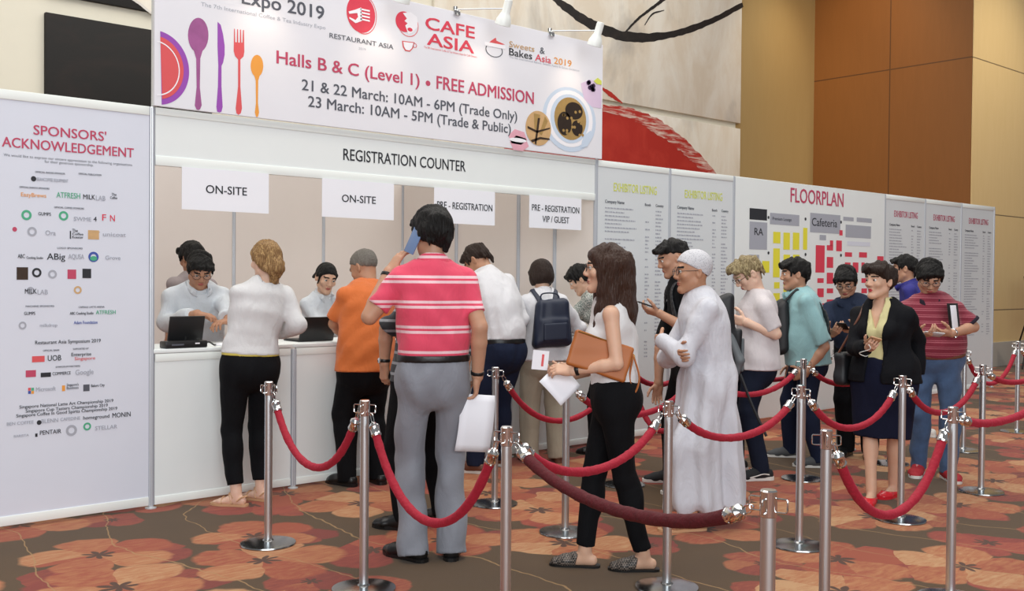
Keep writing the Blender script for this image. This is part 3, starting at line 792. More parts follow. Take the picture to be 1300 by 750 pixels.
            if laces is not None and sh:
                mb = MB()
                for i in range(5):
                    y = .055 + .014 * i; z = .088 - .0085 * i
                    mb.tube([p - s.B for p in bezier([g(-.020, y, z - .008), g(0, y + .004, z + .002), g(.020, y, z - .008)], 4)], .0035, 6)
                mb.tube([p - s.B for p in bezier([g(-.028, .05, .078), g(-.012, .052, .094), g(0, .056, .09), g(.012, .052, .094), g(.028, .05, .078)], 4)], .003, 6)
                mb.build('laces', laces, sh)
            if stripe is not None and sh:
                mb = MB()
                for side in (-1, 1):
                    mb.tube([p - s.B for p in bezier([g(side * .044, -.045, .045), g(side * .046, .0, .05), g(side * .047, .05, .036), g(side * .054, .10, .026)], 5)], .0045, 6)
                mb.build('side_stripe', stripe, sh)
    # ---- small worn things
    def glasses(s, mat=None, lens=True, rim=.0016):
        h = s.h; mb = MB(); o = s.B
        for sg in (-1, 1):
            ring = [h(sg * (.033 + .024 * math.cos(a)) , .099 - .004 * abs(math.cos(a)), .003 + .0165 * math.sin(a)) - o for a in np.linspace(0, 2 * math.pi, 17)[:-1]]
            mb.tube(ring, rim, 6, closed=True); mb.tube([h(sg * .057, .096, .006) - o, h(sg * .076, .06, .008) - o, h(sg * .080, -.008, .006) - o], rim, 6)
        mb.tube([h(-.009, .100, .006) - o, h(0, .103, .009) - o, h(.009, .100, .006) - o], rim, 6)
        g = mb.build('glasses', mat or M['black_plastic'], s.root)
        if lens:
            for sg in (-1, 1):
                mb = MB(); mb.bm.faces.new([mb.bm.verts.new(Vector(h(sg * (.033 + .023 * math.cos(a)), .099 - .004 * abs(math.cos(a)), .003 + .0155 * math.sin(a)) - o)) for a in np.linspace(0, 2 * math.pi, 17)[:-1]])
                mb.build('lens', M['lens'], g)
    def watch(s, q, mat, face=None):
        a = s.arm[q]; p = a['W'] - nrm(a['W'] - a['E']) * .022; d = nrm(a['W'] - a['E']); F = Field(); r = (.030 if s.sex == 'm' else .026) * s.k
        F.seg(p - d * .010, p + d * .010, r + .004, r + .004, k=.004, capa=True, capb=True); w = mesh_obj('wristwatch', [F.mesh(.0045)], mat, s.root, s.B)
        if face is not None:
            n = nrm(-np.array(a['nv']) + 0 * d); n = nrm(n - d * (n @ d)); MB().lathe([(0, .0), (.016, 0), (.016, .007), (.013, .009), (0, .009)], 16, p + n * (r + .002) - s.B, n).build('dial', face, w)

# ------------------------------------------------------------------ the hall: floor, walls, pier
def carpet():
    N = Nodes('floral_carpet'); o = N.obj()
    warp = N.noise(o, 2.2, 3, .6); wv = N.vmath('SCALE', N.vmath('SUBTRACT', warp.outputs[1], (.5, .5, .5)).outputs[0]); wv.inputs[3].default_value = .16
    P = N.vmath('ADD', o, wv.outputs[0]).outputs[0]
    P = N.vmath('MULTIPLY', P, (1, 1, 0)).outputs[0]
    ground = N.mix(N.noise(o, 2.5, 2).outputs[0], lin('#4a320c'), lin('#5e4012'))
    fleck = N.noise(o, 190, 2); ground = N.mix(N.math('MULTIPLY', fleck.outputs[0], .45), ground, lin('#402c0c'))
    col = ground
    def flowers(col, scale, off, petals, size, cols, dens, seed, streak=True):
        q = N.vmath('ADD', P, off).outputs[0]
        v = N.n('TexVoronoi', feature='F1', voronoi_dimensions='2D', i_Scale=scale, i_Randomness=.72); N.l(q, v.inputs['Vector'])
        qs = N.vmath('SCALE', q); qs.inputs[3].default_value = 1.0
        d = N.vmath('SUBTRACT', q, v.outputs['Position']).outputs[0]
        x = N.n('SeparateXYZ'); N.l(d, x.inputs[0]); c3 = N.n('SeparateColor'); N.l(v.outputs['Color'], c3.inputs[0])
        ang = N.math('ARCTAN2', x.outputs[1], x.outputs[0]); ang = N.math('ADD', ang, N.math('MULTIPLY', c3.outputs[0], 6.28))
        r = N.math('MULTIPLY', N.vmath('LENGTH', d).outputs[1], scale)
        lobes = N.math('ABSOLUTE', N.math('SINE', N.math('MULTIPLY', ang, petals / 2)))
        lobes = N.math('POWER', lobes, .45)
        wig = N.math('MULTIPLY', N.math('SUBTRACT', N.noise(q, 7.0 * scale, 2).outputs[0], .5), .14)
        R = N.math('MULTIPLY', N.math('ADD', N.math('MULTIPLY_ADD', lobes, .42, .58), wig), N.math('MULTIPLY_ADD', c3.outputs[1], .18 * size, size * .86))
        inside = N.math('MULTIPLY', N.math('SUBTRACT', R, r), 30.0); inside = N.n('Clamp').inputs[0] and inside
        cl = N.n('Clamp'); N.l(inside, cl.inputs[0]); m = cl.outputs[0]
        on = N.math('GREATER_THAN', c3.outputs[2], 1 - dens); m = N.math('MULTIPLY', m, on)
        sp = N.noise(N.vmath('MULTIPLY', q, (3.0, 11.0, 1)).outputs[0], 3.0 * scale ** .5, 4, .6, .4)
        pet = N.math('FRACT', N.math('MULTIPLY', N.math('FLOOR', N.math('ADD', N.math('DIVIDE', N.math('MULTIPLY', ang, petals / 2), 3.14159), 0.0)), .37))
        ra = N.n('ValToRGB'); ra.color_ramp.elements[0].color = (*lin(cols[0]), 1); ra.color_ramp.elements[1].color = (*lin(cols[2]), 1)
        ra.color_ramp.elements[0].position = .30; ra.color_ramp.elements[1].position = .72; e = ra.color_ramp.elements.new(.5); e.color = (*lin(cols[1]), 1)
        tone = N.math('ADD', N.math('MULTIPLY', N.math('ABSOLUTE', pet), .34), N.math('MULTIPLY', sp.outputs[0], .62)); tone = N.math('ADD', tone, N.math('MULTIPLY', N.math('SUBTRACT', c3.outputs[1], .5), .22))
        N.l(tone, ra.inputs[0])
        fl = ra.outputs[0]
        star = N.math('MULTIPLY_ADD', N.math('ABSOLUTE', N.math('SINE', N.math('MULTIPLY', ang, 3.5))), .085, .035)
        sc = N.n('Clamp'); N.l(N.math('MULTIPLY', N.math('SUBTRACT', star, r), 60.0), sc.inputs[0])
        fl = N.mix(sc.outputs[0], fl, lin('#4e2c12'))
        fl = N.mix(N.math('MULTIPLY', fleck.outputs[0], .22), fl, lin('#5a2a14'))
        return N.mix(m, col, fl)
    col = flowers(col, 2.2, (3.3, 1.7, 0), 2, .50, ('#822a1a', '#9a4026', '#b06a3e'), .5, 1)
    col = flowers(col, 1.55, (.37, .11, 0), 4, .52, ('#8a2c1c', '#a03e28', '#b25836'), .46, 2)
    col = flowers(col, 1.25, (7.4, 4.25, 0), 5, .54, ('#a64a28', '#bd7848', '#d0a272'), .82, 3)
    # thin pale stems
    w = N.n('TexWave', wave_type='BANDS', i_Scale=.55, i_Distortion=9.0, i_Detail=2.0); w.inputs['Detail Scale'].default_value = .7; N.l(P, w.inputs['Vector'])
    st = N.math('GREATER_THAN', w.outputs[1], .99935); col = N.mix(N.math('MULTIPLY', st, .7), col, lin('#b08a58'))
    col = N.mix(1.0, col, (.80, .79, .78), 'MULTIPLY'); N.base(col); N.set(Roughness=.95); N.b.inputs['Sheen Weight'].default_value = .1
    N.bump(fleck.outputs[0], .25, .004); return N.m
fl = MB().box((-9, -12, -.05), (22, 5.5, 0)).build('floor', carpet(), None, smooth=False); tag(fl, kind='structure')

def timber(name, c1, c2, seam_z, seam_x, x_is, rough=.5):
    N = Nodes(name); o = N.obj(); gr = N.noise(N.scale(o, (5, 5, .7) ), 2.0, 5, .62, .8); fine = N.noise(N.scale(o, (60, 60, 3)), 1, 3)
    c = N.mix(N.math('MULTIPLY_ADD', fine.outputs[0], .35, N.math('MULTIPLY', gr.outputs[0], .65)), lin(c1), lin(c2))
    x = N.n('SeparateXYZ'); N.l(o, x.inputs[0]); seam = None
    for ax, vals in ((2, seam_z), (x_is, seam_x)):
        for v in vals:
            q = N.math('LESS_THAN', N.math('ABSOLUTE', N.math('SUBTRACT', x.outputs[ax], v)), .010); seam = q if seam is None else N.math('MAXIMUM', seam, q)
    c = N.mix(N.math('MULTIPLY', seam, .75), c, lin('#3a230f')); N.base(c); N.set(Roughness=rough); return N.m
def wall(name, lo, hi, mat): return tag(MB().box(lo, hi).build(name, mat, None, smooth=False), kind='structure')
cream = plain('cream_wall', '#d9d4c3', .7, var=.03)
wall('wall_back', (-6, 4.5, 0), (12.05, 4.75, 8.5), cream)
wall('wall_corner', (12.05, 4.5, 0), (14.47, 4.75, 8.5), timber('tan_panel', '#bb9d64', '#c9ad76', (), (), 0))
wall('wall_pier', (14.47, 1.52, 0), (15.2, 4.75, 8.5), timber('brown_panel', '#784a1b', '#875524', (5.2,), (2.98,), 1))
wall('wall_right', (14.471, 1.5, 0), (22, 1.515, 8.5), timber('straw_panel', '#cbae76', '#d8bd8a', (5.19, 2.62, .98), (19.5,), 0))
tag(MB().box((14.46, 1.47, 0), (22, 1.5, .42), .004).build('baseboard_right', plain('stone_skirting', '#a8a39a', .4), None, smooth=False), kind='structure')

# ------------------------------------------------------------------ paintings on the back wall
WY = 4.5
def streaky(name, base, streak, amount=.5, scale=(1, 1, 1), rough=.6, ns=3.0, third=None):
    N = Nodes(name); o = N.obj(); nz = N.noise(N.scale(o, scale), ns, 6, .65, .5)
    r = N.n('ValToRGB'); e = r.color_ramp.elements; e[0].position = amount - .1; e[1].position = amount + .12; e[0].color = (*lin(base), 1); e[1].color = (*lin(streak), 1)
    N.l(nz.outputs[0], r.inputs[0]); c = r.outputs[0]
    if third:
        n2 = N.noise(N.scale(o, (1, 1, .6)), ns * .55, 5, .6, .3); cl = N.n('Clamp'); N.l(N.math('MULTIPLY', N.math('SUBTRACT', n2.outputs[0], .55), 6.0), cl.inputs[0]); c = N.mix(N.math('MULTIPLY', cl.outputs[0], .6), c, lin(third))
    N.base(c); N.bump(nz.outputs[0], .2, .01); N.set(Roughness=rough); return N.m
art_pale = streaky('painted_cream_grey', '#d6cbb8', '#e2ddd0', .5, (1.2, 1, .5), ns=1.6, third='#8f8a84')
art_dark = streaky('painted_black', '#171513', '#261d19', .58, (.6, 1, 1.6), ns=1.3, rough=.8, third='#1e2428')
art_red = streaky('painted_red', '#a52418', '#b23224', .55, (1, 1, 1), ns=2.0)
art_edge = streaky('painted_red_dry', '#a92a1f', '#d8cabb', .56, (1.0, 1, 9.0), ns=2.4)
art_line = streaky('painted_black_stroke', '#15110f', '#2b221d', .6, (2, 1, 2), ns=4)
def canvas(name, lab, x0, z0, x1, z1, mat):
    t = thing(name, lab, 'painting', (x0, WY, z0)); MB().box((0, -.06, 0), (x1 - x0, -.002, z1 - z0), .006).build('canvas', mat, t); return t
def stroke(t, pts, w, mat, name='brush_stroke', dy=-.062):
    """painted stroke through photo points on the canvas, w half widths"""
    ps = [on_wall(u, v, WY - .06) for u, v in pts]; ps = bezier(ps, 10); n = len(ps); mb = MB(); b = np.array(t.location)
    ws = np.interp(np.linspace(0, 1, n), np.linspace(0, 1, len(w)), w); r = random.Random(len(pts)); L, R = [], []
    for i in range(n):
        tg = nrm(ps[min(i + 1, n - 1)] - ps[max(i - 1, 0)]); nn = np.array([-tg[2], 0, tg[0]]); q = ws[i]
        L.append(mb.bm.verts.new(Vector(ps[i] + nn * q * r.uniform(.85, 1.15) - b + np.array([0, .06 + dy, 0])))); R.append(mb.bm.verts.new(Vector(ps[i] - nn * q * r.uniform(.85, 1.15) - b + np.array([0, .06 + dy, 0]))))
    for i in range(n - 1): mb.bm.faces.new((L[i], L[i + 1], R[i + 1], R[i]))
    return mb.build(name, mat, t, smooth=False)
def patch(t, pts, mat, name='painted_field', dy=-.0615, curve=True):
    b = np.array(t.location); mb = MB(); ps = [on_wall(u, v, WY - .06) - b + np.array([0, .06 + dy, 0]) for u, v in pts]; mb.bm.faces.new([mb.bm.verts.new(Vector(p)) for p in ps]); return mb.build(name, mat, t, smooth=False)
w_ = lambda u, v: on_wall(u, v, WY - .06)
a, b = w_(58, 15), w_(58, 122)
t = canvas('painting', 'dark black canvas on the cream wall above the sponsors board', a[0], b[2] - .25, a[0] + 1.75, a[2], art_dark)
t2 = canvas('painting', 'upper dark canvas with a pale diagonal edge, at the top left of the photo', a[0], a[2] + .19, a[0] + 1.75, a[2] + 1.8, art_dark)
patch(t2, [(170, -3), (195, 20), (195, -40), (150, -40)], art_pale, 'painted_field'); stroke(t2, [(160, -6), (176, 4), (192, 17)], [.012, .014, .012], plain('painted_pale_line', '#cfcac2'), dy=-.064)
a, b = w_(942, 8), w_(937, 156)
t3 = canvas('painting', 'large cream and grey canvas with black sweeping strokes above the banner', a[0] - 6.6, b[2], a[0], b[2] + 3.2, art_pale)
stroke(t3, [(690, -14), (722, 12), (757, 34), (800, 47), (850, 44), (900, 28), (943, 6)], [.035, .07, .085, .075, .055, .05, .04], art_line)
stroke(t3, [(786, 50), (800, 34), (812, 22), (828, 10), (846, -4)], [.012, .018, .02, .024, .03], art_line, dy=-.065)
stroke(t3, [(818, 32), (828, 18), (843, 13)], [.008, .014, .006], art_line, dy=-.066)
c = w_(937, 163)
t4 = canvas('painting', 'lower canvas with a broad curved red shape beside the pale exhibitor boards', a[0] - 6.6, c[2] - 2.2, a[0], c[2], art_pale)
patch(t4, [(640, 125), (700, 128), (765, 137), (800, 142), (835, 158), (866, 180), (890, 203), (912, 224), (925, 245), (760, 245), (640, 240)], art_red)
stroke(t4, [(765, 137), (800, 144), (835, 161), (866, 184), (890, 207), (914, 232)], [.05, .08, .12, .12, .10, .08], art_edge, dy=-.064)
stroke(t4, [(764, 112), (775, 120), (790, 131)], [.02, .04, .01], art_red, dy=-.064)

# ------------------------------------------------------------------ the booth: boards, posts, counters, banner
PW = .99
def board(name, lab, cat, x0, x1, face, z0=.02, z1=2.5, y=0.0, group=None, rail=.055, th=.016):
    t = thing(name, lab, cat, (x0, y, 0), 0, group); w = x1 - x0
    MB().box((.018, -th / 2, z0 + rail), (w - .018, th / 2, z1 - rail)).build('panel_face', face, t, smooth=False)
    for za, zb in ((z0, z0 + rail), (z1 - rail, z1)): MB().box((.018, -.014, za), (w - .018, .014, zb), .003).build('rail', M['white_rail'], t)
    return t
def post(x, lab, y=0.0, foot=True, top=2.5):
    t = thing('panel_post', lab, 'post', (x, y, 0), 0, 'aluminium posts between the white booth boards')
    mb = MB(); mb.lathe([(0, .006), (.017, .006), (.017, top), (.0, top)], 8); s = mb.build('shaft', M['post_metal'], t)
    g = MB()
    for k in range(8):
        a = math.pi / 4 * (k + .5); g.box((.0155 * math.cos(a) - .0025, .0155 * math.sin(a) - .0025, .02), (.0155 * math.cos(a) + .0025, .0155 * math.sin(a) + .0025, top - .005))
    g.build('groove', M['ink_light'], s)
    MB().lathe([(0, 0), (.035, 0), (.035, .006), (.012, .012), (0, .012)], 16).build('foot', M['post_metal'], t)
    return t
class Print:
    """lettering and flat print on one board facing the hall"""
    def __init__(s, parent, y=0.0, lift=.0095): s.p = parent; s.y = y; s.lift = lift; s.g = {}
    def bm(s, mat):
        if mat not in s.g: s.g[mat] = MB()
        return s.g[mat]
    def xz(s, u, v): q = on_wall(u, v, s.y); return q[0], q[2]
    def px(s, n, u, v): return n * depth_of(on_wall(u, v, s.y)) / CF
    def text(s, txt, u0, v0, u1, v1, hpx, mat, bold=.0):
        """baseline from pixel (u0, v0) to (u1, v1), cap height in pixels at the left end"""
        x0, z0 = s.xz(u0, v0); x1, z1 = s.xz(u1, v1)
        b = s.bm(mat); text_mesh(b.bm, txt, x0, (z0 + z1) / 2, x1, s.px(hpx, u0, v0), s.y, bold)
    def rect(s, u0, v0, u1, v1, mat):
        """upright rectangle from its top-left to its bottom-right pixel"""
        x0, z0 = s.xz(u0, v0); x1, z1 = s.xz(u1, v1); s.bm(mat).quad([(x0, s.y, z1), (x1, s.y, z1), (x1, s.y, z0), (x0, s.y, z0)])
    def poly(s, pts, mat, smooth=False, up=0.0):
        q = [s.xz(u, v) for u, v in pts]; s.bm(mat).bm.faces.new([s.bm(mat).bm.verts.new((a, s.y - up, b)) for a, b in q])
    def disc(s, u, v, ru, rv, mat, n=32, a0=0, a1=2 * math.pi, up=0.0):
        x, z = s.xz(u, v); x2, _ = s.xz(u + ru, v); _, z2 = s.xz(u, v - rv); rx, rz = abs(x2 - x), abs(z2 - z); b = s.bm(mat).bm
        b.faces.new([b.verts.new((x + rx * math.cos(a), s.y - up, z + rz * math.sin(a))) for a in np.linspace(a0, a1, n + 1)[:n if a1 - a0 > 6.2 else n + 1]])
    def ring(s, u, v, ru, w, mat, n=36, rv=None, up=0.0):
        x, z = s.xz(u, v); x2, _ = s.xz(u + ru, v); _, z2 = s.xz(u, v - (rv or ru)); rx, rz = abs(x2 - x), abs(z2 - z); b = s.bm(mat).bm; k = 1 - w / ru
        A = [2 * math.pi * i / n for i in range(n)]; o = [b.verts.new((x + rx * math.cos(a), s.y - up, z + rz * math.sin(a))) for a in A]; i_ = [b.verts.new((x + k * rx * math.cos(a), s.y - up, z + k * rz * math.sin(a))) for a in A]
        for i in range(n): j = (i + 1) % n; b.faces.new((o[i], o[j], i_[j], i_[i]))
    def arc(s, u, v, ru, rv, w, mat, up=0.0):
        x, z = s.xz(u, v); x2, _ = s.xz(u + ru, v); _, z2 = s.xz(u, v - rv); rx, rz = abs(x2 - x), abs(z2 - z); b = s.bm(mat).bm; k = 1 - w / ru
        A = np.linspace(-1.5, 1.5, 30); P = [[b.verts.new((x + q * rx * math.cos(a), s.y - up, z + q * rz * math.sin(a))) for a in A] for q in (1, k)]
        for i in range(29): b.faces.new((P[0][i], P[0][i + 1], P[1][i + 1], P[1][i]))
    def rows(s, x0, x1, ztop, zbot, n, cols, mat, seed, h=.011):
        """unreadable small print: rows of word-like dashes, cols = (x fraction, max width fraction)"""
        r = random.Random(seed); b = s.bm(mat); w = x1 - x0
        for i in range(n):
            z = ztop + (zbot - ztop) * i / max(n - 1, 1)
            for ca, cw, fill in cols:
                if r.random() > fill: continue
                x = x0 + ca * w; end = x + cw * w * r.uniform(.45, 1)
                while x < end:
                    l = min(r.uniform(.012, .045), end - x + .004); b.quad([(x, s.y, z), (x + l, s.y, z), (x + l, s.y, z + h * r.uniform(.7, 1)), (x, s.y, z + h)]); x += l + .007
    def done(s, names=None):
        for i, (m, b) in enumerate(s.g.items()):
            for v in b.bm.verts: v.co = Vector((v.co.x - s.p.location.x, v.co.y - s.y - s.lift - .00003 * i, v.co.z))
            o = b.build((names or {}).get(m, 'lettering'), M[m], s.p, smooth=False)

# ---- sponsors board
sp = board('sponsors_board', 'white sponsors acknowledgement board at the left of the counter', 'display board', -PW, 0, M['print_lilac'])
P_ = Print(sp)
P_.text("SPONSORS'", 42, 170, 134, 180, 12, 'ink_pink', .012); P_.text('ACKNOWLEDGEMENT', 2, 185, 169, 201, 12.5, 'ink_pink', .012)
P_.text('We would like to express our sincere appreciation to the following organisations', 4, 197, 167, 212, 3.4, 'ink_grey'); P_.text('for their generous sponsorship.', 56, 206, 118, 212, 3.4, 'ink_grey')
for (tx, a, b, c, d, h, m) in (('OFFICIAL BADGE SPONSOR', 44, 219, 82, 222, 2.2, 'ink_grey'), ('OFFICIAL PUBLICATION', 99, 221, 128, 224, 2.2, 'ink_grey'),
    ('BEANCOFFEE EQUIPMENT', 46, 229, 86, 232, 4, 'ink_light'), ('OFFICIAL BARISTA SPONSORS', 24, 238, 62, 241, 2.2, 'ink_grey'), ('EasyBrews', 26, 249, 58, 251, 5, 'ink_orange'),
    ('ATFRESH', 71, 250, 101, 253, 7, 'ink_green'), ('MILK', 105, 252, 120, 254, 6, 'ink_dark'), ('LAB', 121, 254, 133, 255, 6, 'ink_light'), ('The', 141, 248, 147, 249, 3.4, 'ink_dark'), ('Coffee', 139, 252, 148, 253, 3, 'ink_dark'),
    ('OFFICIAL COFFEE SPONSORS', 68, 264, 106, 266, 2.2, 'ink_grey'), ('GUMPS', 48, 273, 64, 274, 4, 'ink_dark'), ('SWME', 93, 280, 115, 281, 5, 'ink_light'), ('4', 118, 281, 122, 281, 6, 'ink_dark'), ('F', 129, 280, 134, 280, 8, 'ink_red'), ('N', 139, 281, 145, 281, 8, 'ink_red'),
    ('The', 91, 294, 98, 295, 4, 'ink_dark'), ('Coffee', 91, 298, 105, 299, 3, 'ink_dark'), ('Roaster', 91, 302, 105, 303, 3, 'ink_dark'), ('Ora', 57, 298, 70, 299, 6, 'ink_light'), ('unicoat', 130, 299, 159, 301, 5, 'ink_light'),
    ('LOGO SPONSORS', 72, 315, 104, 317, 2.2, 'ink_grey'), ('ABC', 22, 327, 31, 328, 5, 'ink_dark'), ('Cooking Studio', 33, 328, 54, 329, 3, 'ink_dark'), ('ABig', 59, 329, 82, 330, 8, 'ink_dark'), ('AQUSA', 86, 328, 106, 329, 6, 'ink_light'), ('Grove', 133, 329, 152, 330, 5, 'ink_light'),
    ('MILK', 31, 372, 46, 373, 6, 'ink_dark'), ('LAB', 47, 373, 60, 374, 6, 'ink_light'), ('MACHINE SPONSORS', 32, 389, 68, 390, 2.2, 'ink_grey'), ('CAPSULE LATTE ARENA', 99, 390, 132, 391, 2.2, 'ink_grey'),
    ('ABC Cooking Studio', 88, 399, 118, 399, 3.4, 'ink_dark'), ('ATFRESH', 121, 399, 146, 398, 5, 'ink_green'), ('GUMPS', 30, 400, 44, 399, 4, 'ink_dark'), ('Adam Foundation', 93, 411, 123, 411, 4, 'ink_blue'), ('milkdrop', 50, 415, 72, 414, 4, 'ink_light'),
    ('Restaurant Asia Symposium 2019', 44, 437, 127, 434, 4.6, 'ink_dark'), ('OFFICIAL BANK', 54, 446, 75, 445, 2.2, 'ink_grey'), ('SUPPORTED BY', 92, 444, 112, 443, 2.2, 'ink_grey'),
    ('UOB', 60, 458, 77, 457, 7, 'ink_dark'), ('Enterprise', 90, 452, 115, 451, 4.4, 'ink_dark'), ('Singapore', 94, 457, 120, 456, 4, 'ink_coral'), ('SYMPOSIUM PARTNERS', 70, 467, 101, 465, 2.2, 'ink_grey'),
    ('COMMERCE', 66, 476, 89, 475, 4, 'ink_dark'), ('Google', 95, 476, 118, 474, 6.4, 'ink_light'), ('Microsoft', 45, 497, 70, 495, 5.4, 'ink_light'), ("Singapore's", 84, 490, 99, 489, 3.4, 'ink_grey'), ('Business', 84, 494, 99, 493, 3.4, 'ink_grey'), ('Bakers City', 115, 491, 132, 490, 3.4, 'ink_dark'),
    ('Singapore National Latte Art Championship 2019', 24, 518, 143, 510, 4, 'ink_dark'), ('Singapore Cup Tasters Championship 2019', 32, 523, 136, 516, 4, 'ink_dark'), ('Singapore Coffee In Good Spirits Championship 2019', 20, 529, 148, 520, 4, 'ink_dark'),
    ('BEN COFFEE', 8, 540, 42, 537, 4, 'ink_light'), ('BLENN', 52, 537, 73, 535, 5, 'ink_light'), ('CAFEDINE', 76, 534, 101, 532, 4, 'ink_light'), ('homeground', 105, 532, 138, 530, 4.5, 'ink_dark'), ('MONIN', 142, 530, 165, 528, 6, 'ink_dark'),
    ('BARISTA', 17, 555, 36, 553, 3, 'ink_light'), ('PENTAIR', 50, 552, 77, 549, 5.4, 'ink_dark'), ('STELLAR', 120, 546, 148, 543, 5, 'ink_light')):
    P_.text(tx, a, b, c, d, h, m, .006)
for u, v, r, m in ((33, 273, 6.5, 'ink_green'), (80, 274, 6, 'ink_green'), (18, 291, 3, 'ink_pink'), (40, 294, 6, 'ink_light'), (118, 326, 6.5, 'ink_blue'), (46, 346, 6, 'ink_dark'), (66, 348, 5.5, 'ink_light'), (38, 369, 5, 'ink_light'), (110, 541, 5, 'ink_green'), (90, 546, 7, 'ink_light'), (42, 227, 3.4, 'ink_dark'), (98, 368, 5, 'ink_tan'), (28, 413, 5, 'ink_light'), (49, 536, 3, 'ink_dark')):
    (P_.ring(u, v, r, r * .45, m) if r > 4 else P_.disc(u, v, r, r, m))
P_.disc(118, 328, 4.5, 3, 'ink_green', up=.001)
for q in ((20.5, 339, 35, 355, 'ink_brown'), (85, 342, 96, 354, 'ink_pink'), (104, 341, 115, 353, 'ink_dark'), (111, 292, 125, 304, 'ink_tan'), (125, 294, 126, 295, 'ink_tan'), (40, 452, 56, 459, 'ink_coral'), (32, 470, 45, 478, 'ink_pink'), (51, 473, 64, 478, 'ink_dark'), (105, 488, 113, 496, 'ink_grey'), (78, 489, 82, 496, 'ink_orange'), (88, 293, 89.5, 303, 'ink_dark'), (44, 550, 47, 554, 'ink_dark')): P_.rect(*q)
for i, m in enumerate(('ink_coral', 'ink_green', 'ink_blue', 'ink_orange')): P_.rect(35 + 4 * (i % 2), 492 + 4 * (i // 2), 38.5 + 4 * (i % 2), 495.5 + 4 * (i // 2), m)
P_.done()

# ---- exhibitor listing boards and the floor plan
def listing(x0, title_mat, lab, seed, tu, hp):
    t = board('exhibitor_board', lab, 'display board', x0, x0 + PW, M['print_grey'], z0=.02, group=None); p = Print(t)
    text_mesh(p.bm(title_mat).bm, 'EXHIBITOR LISTING', x0 + .22, 2.24, x0 + .80, .075, 0.0, .007)
    text_mesh(p.bm('ink_grey').bm, 'Company Name', x0 + .11, 2.13, x0 + .36, .028, 0.0, .01); text_mesh(p.bm('ink_grey').bm, 'Booth', x0 + .64, 2.13, x0 + .72, .024, 0.0, .01); text_mesh(p.bm('ink_grey').bm, 'Country', x0 + .79, 2.13, x0 + .90, .024, 0.0, .01)
    p.rows(x0 + .11, x0 + .95, 2.08, .74, 40, ((0, .50, .97), (.64, .07, .8), (.81, .13, .97)), 'ink_light', seed, .013); p.done(); return t
for i, (mt, lab) in enumerate((('ink_lime', 'grey exhibitor listing board with lime title, beside the counter opening'), ('ink_lime', 'grey exhibitor listing board with lime title, beside the floor plan'))): listing(PW * (4 + i), mt, lab, i, 0, 0)
for i, lab in enumerate(('exhibitor listing board with red title right beside the floor plan', 'middle of the three red-titled exhibitor listing boards', 'exhibitor listing board with red title at the free right end of the row')): listing(PW * (9 + i), 'ink_pink', lab, 10 + i, 0, 0)
t = board('floor_plan_board', 'wide white floorplan board with yellow and red stand blocks', 'display board', PW * 6, PW * 9, M['white_board'], rail=.012, th=.03)
p = Print(t, lift=.0165)
p.text('FLOORPLAN', 1002, 257, 1069, 262, 18, 'ink_pink', .012)
for q in ((950, 264, 972, 280, 'ink_dark'), (950, 281, 972, 317, 'ink_light'), (976, 270, 1013, 287, 'ink_light'), (1027, 270, 1065, 297, 'ink_light'), (1039, 298, 1047, 305, 'ink_light'), (1069, 275, 1082, 281, 'ink_light'), (1086, 276, 1105, 283, 'ink_light'), (1072, 285, 1104, 303, 'ink_light'),
          (1074, 306, 1103, 313, 'print_lilac'), (949, 323, 962, 338, 'ink_light')): p.rect(*q)
p.text('RA', 956, 298, 967, 299, 9, 'ink_dark', .01); p.text('Food Garden', 953, 303, 970, 304, 3, 'ink_dark'); p.text('Premium Lounge', 979, 279, 1003, 281, 4, 'ink_dark', .005); p.text('Cafeteria', 1029, 286, 1061, 289, 10, 'ink_dark', .008)
for q in ((980, 294, 989, 309), (993, 295, 1001, 317), (1005, 295, 1013, 317), (1018, 289, 1023, 317), (980, 315, 988, 352), (993, 323, 1001, 352), (1005, 323, 1013, 352), (966, 331, 975, 346), (981, 358, 988, 366), (993, 358, 1001, 380), (980, 372, 988, 400)): p.rect(*q, 'ink_yellow')
for q in ((1034, 311, 1045, 346), (1048, 311, 1056, 318), (1052, 305, 1056, 312), (1060, 305, 1067, 319), (1064, 292, 1068, 299), (1048, 326, 1056, 340), (1048, 346, 1056, 360), (1060, 346, 1067, 360), (1036, 353, 1044, 359), (1036, 366, 1044, 377), (1048, 366, 1056, 372), (1071, 320, 1080, 326), (1089, 320, 1099, 327), (1071, 333, 1078, 346), (1081, 333, 1088, 346), (1092, 333, 1096, 346), (1092, 353, 1099, 359), (1104, 334, 1110, 346), (1104, 353, 1110, 360), (1112, 325, 1120, 335), (1034, 385, 1045, 420), (1048, 380, 1056, 400), (1092, 366, 1099, 372)): p.rect(*q, 'ink_red')
for u, v in ((974, 276), (1021, 278), (1066, 282), (974, 321), (1021, 323), (1066, 324)): p.disc(u, v, 1.2, 2, 'ink_dark')
x0, z0 = p.xz(1074, 288); x1, z1 = p.xz(1102, 300); p.rows(x0, x1, z0 - .05, z1, 3, ((0.02, .9, 1),), 'ink_dark', 5, .018)
p.done({'ink_light': 'hall_blocks', 'ink_yellow': 'stand_blocks', 'ink_red': 'stand_blocks', 'print_lilac': 'hall_blocks'})
for i in range(13):
    if i in (7, 8): continue
    lab = {0: 'aluminium post between the sponsors board and the counter', 4: 'aluminium post between the counter and the listing boards', 6: 'aluminium post at the left edge of the floor plan'}.get(i)
    if i in (1, 2, 3): continue
    post(PW * i, lab or {5: 'aluminium post between the two lime-titled listing boards', 9: 'aluminium post at the right edge of the floor plan', 10: 'aluminium post between the first two red-titled boards', 11: 'aluminium post between the last two red-titled boards', 12: 'aluminium post at the free right end of the booth row'}[i])
post(-PW, 'aluminium post at the outer left edge of the sponsors board')
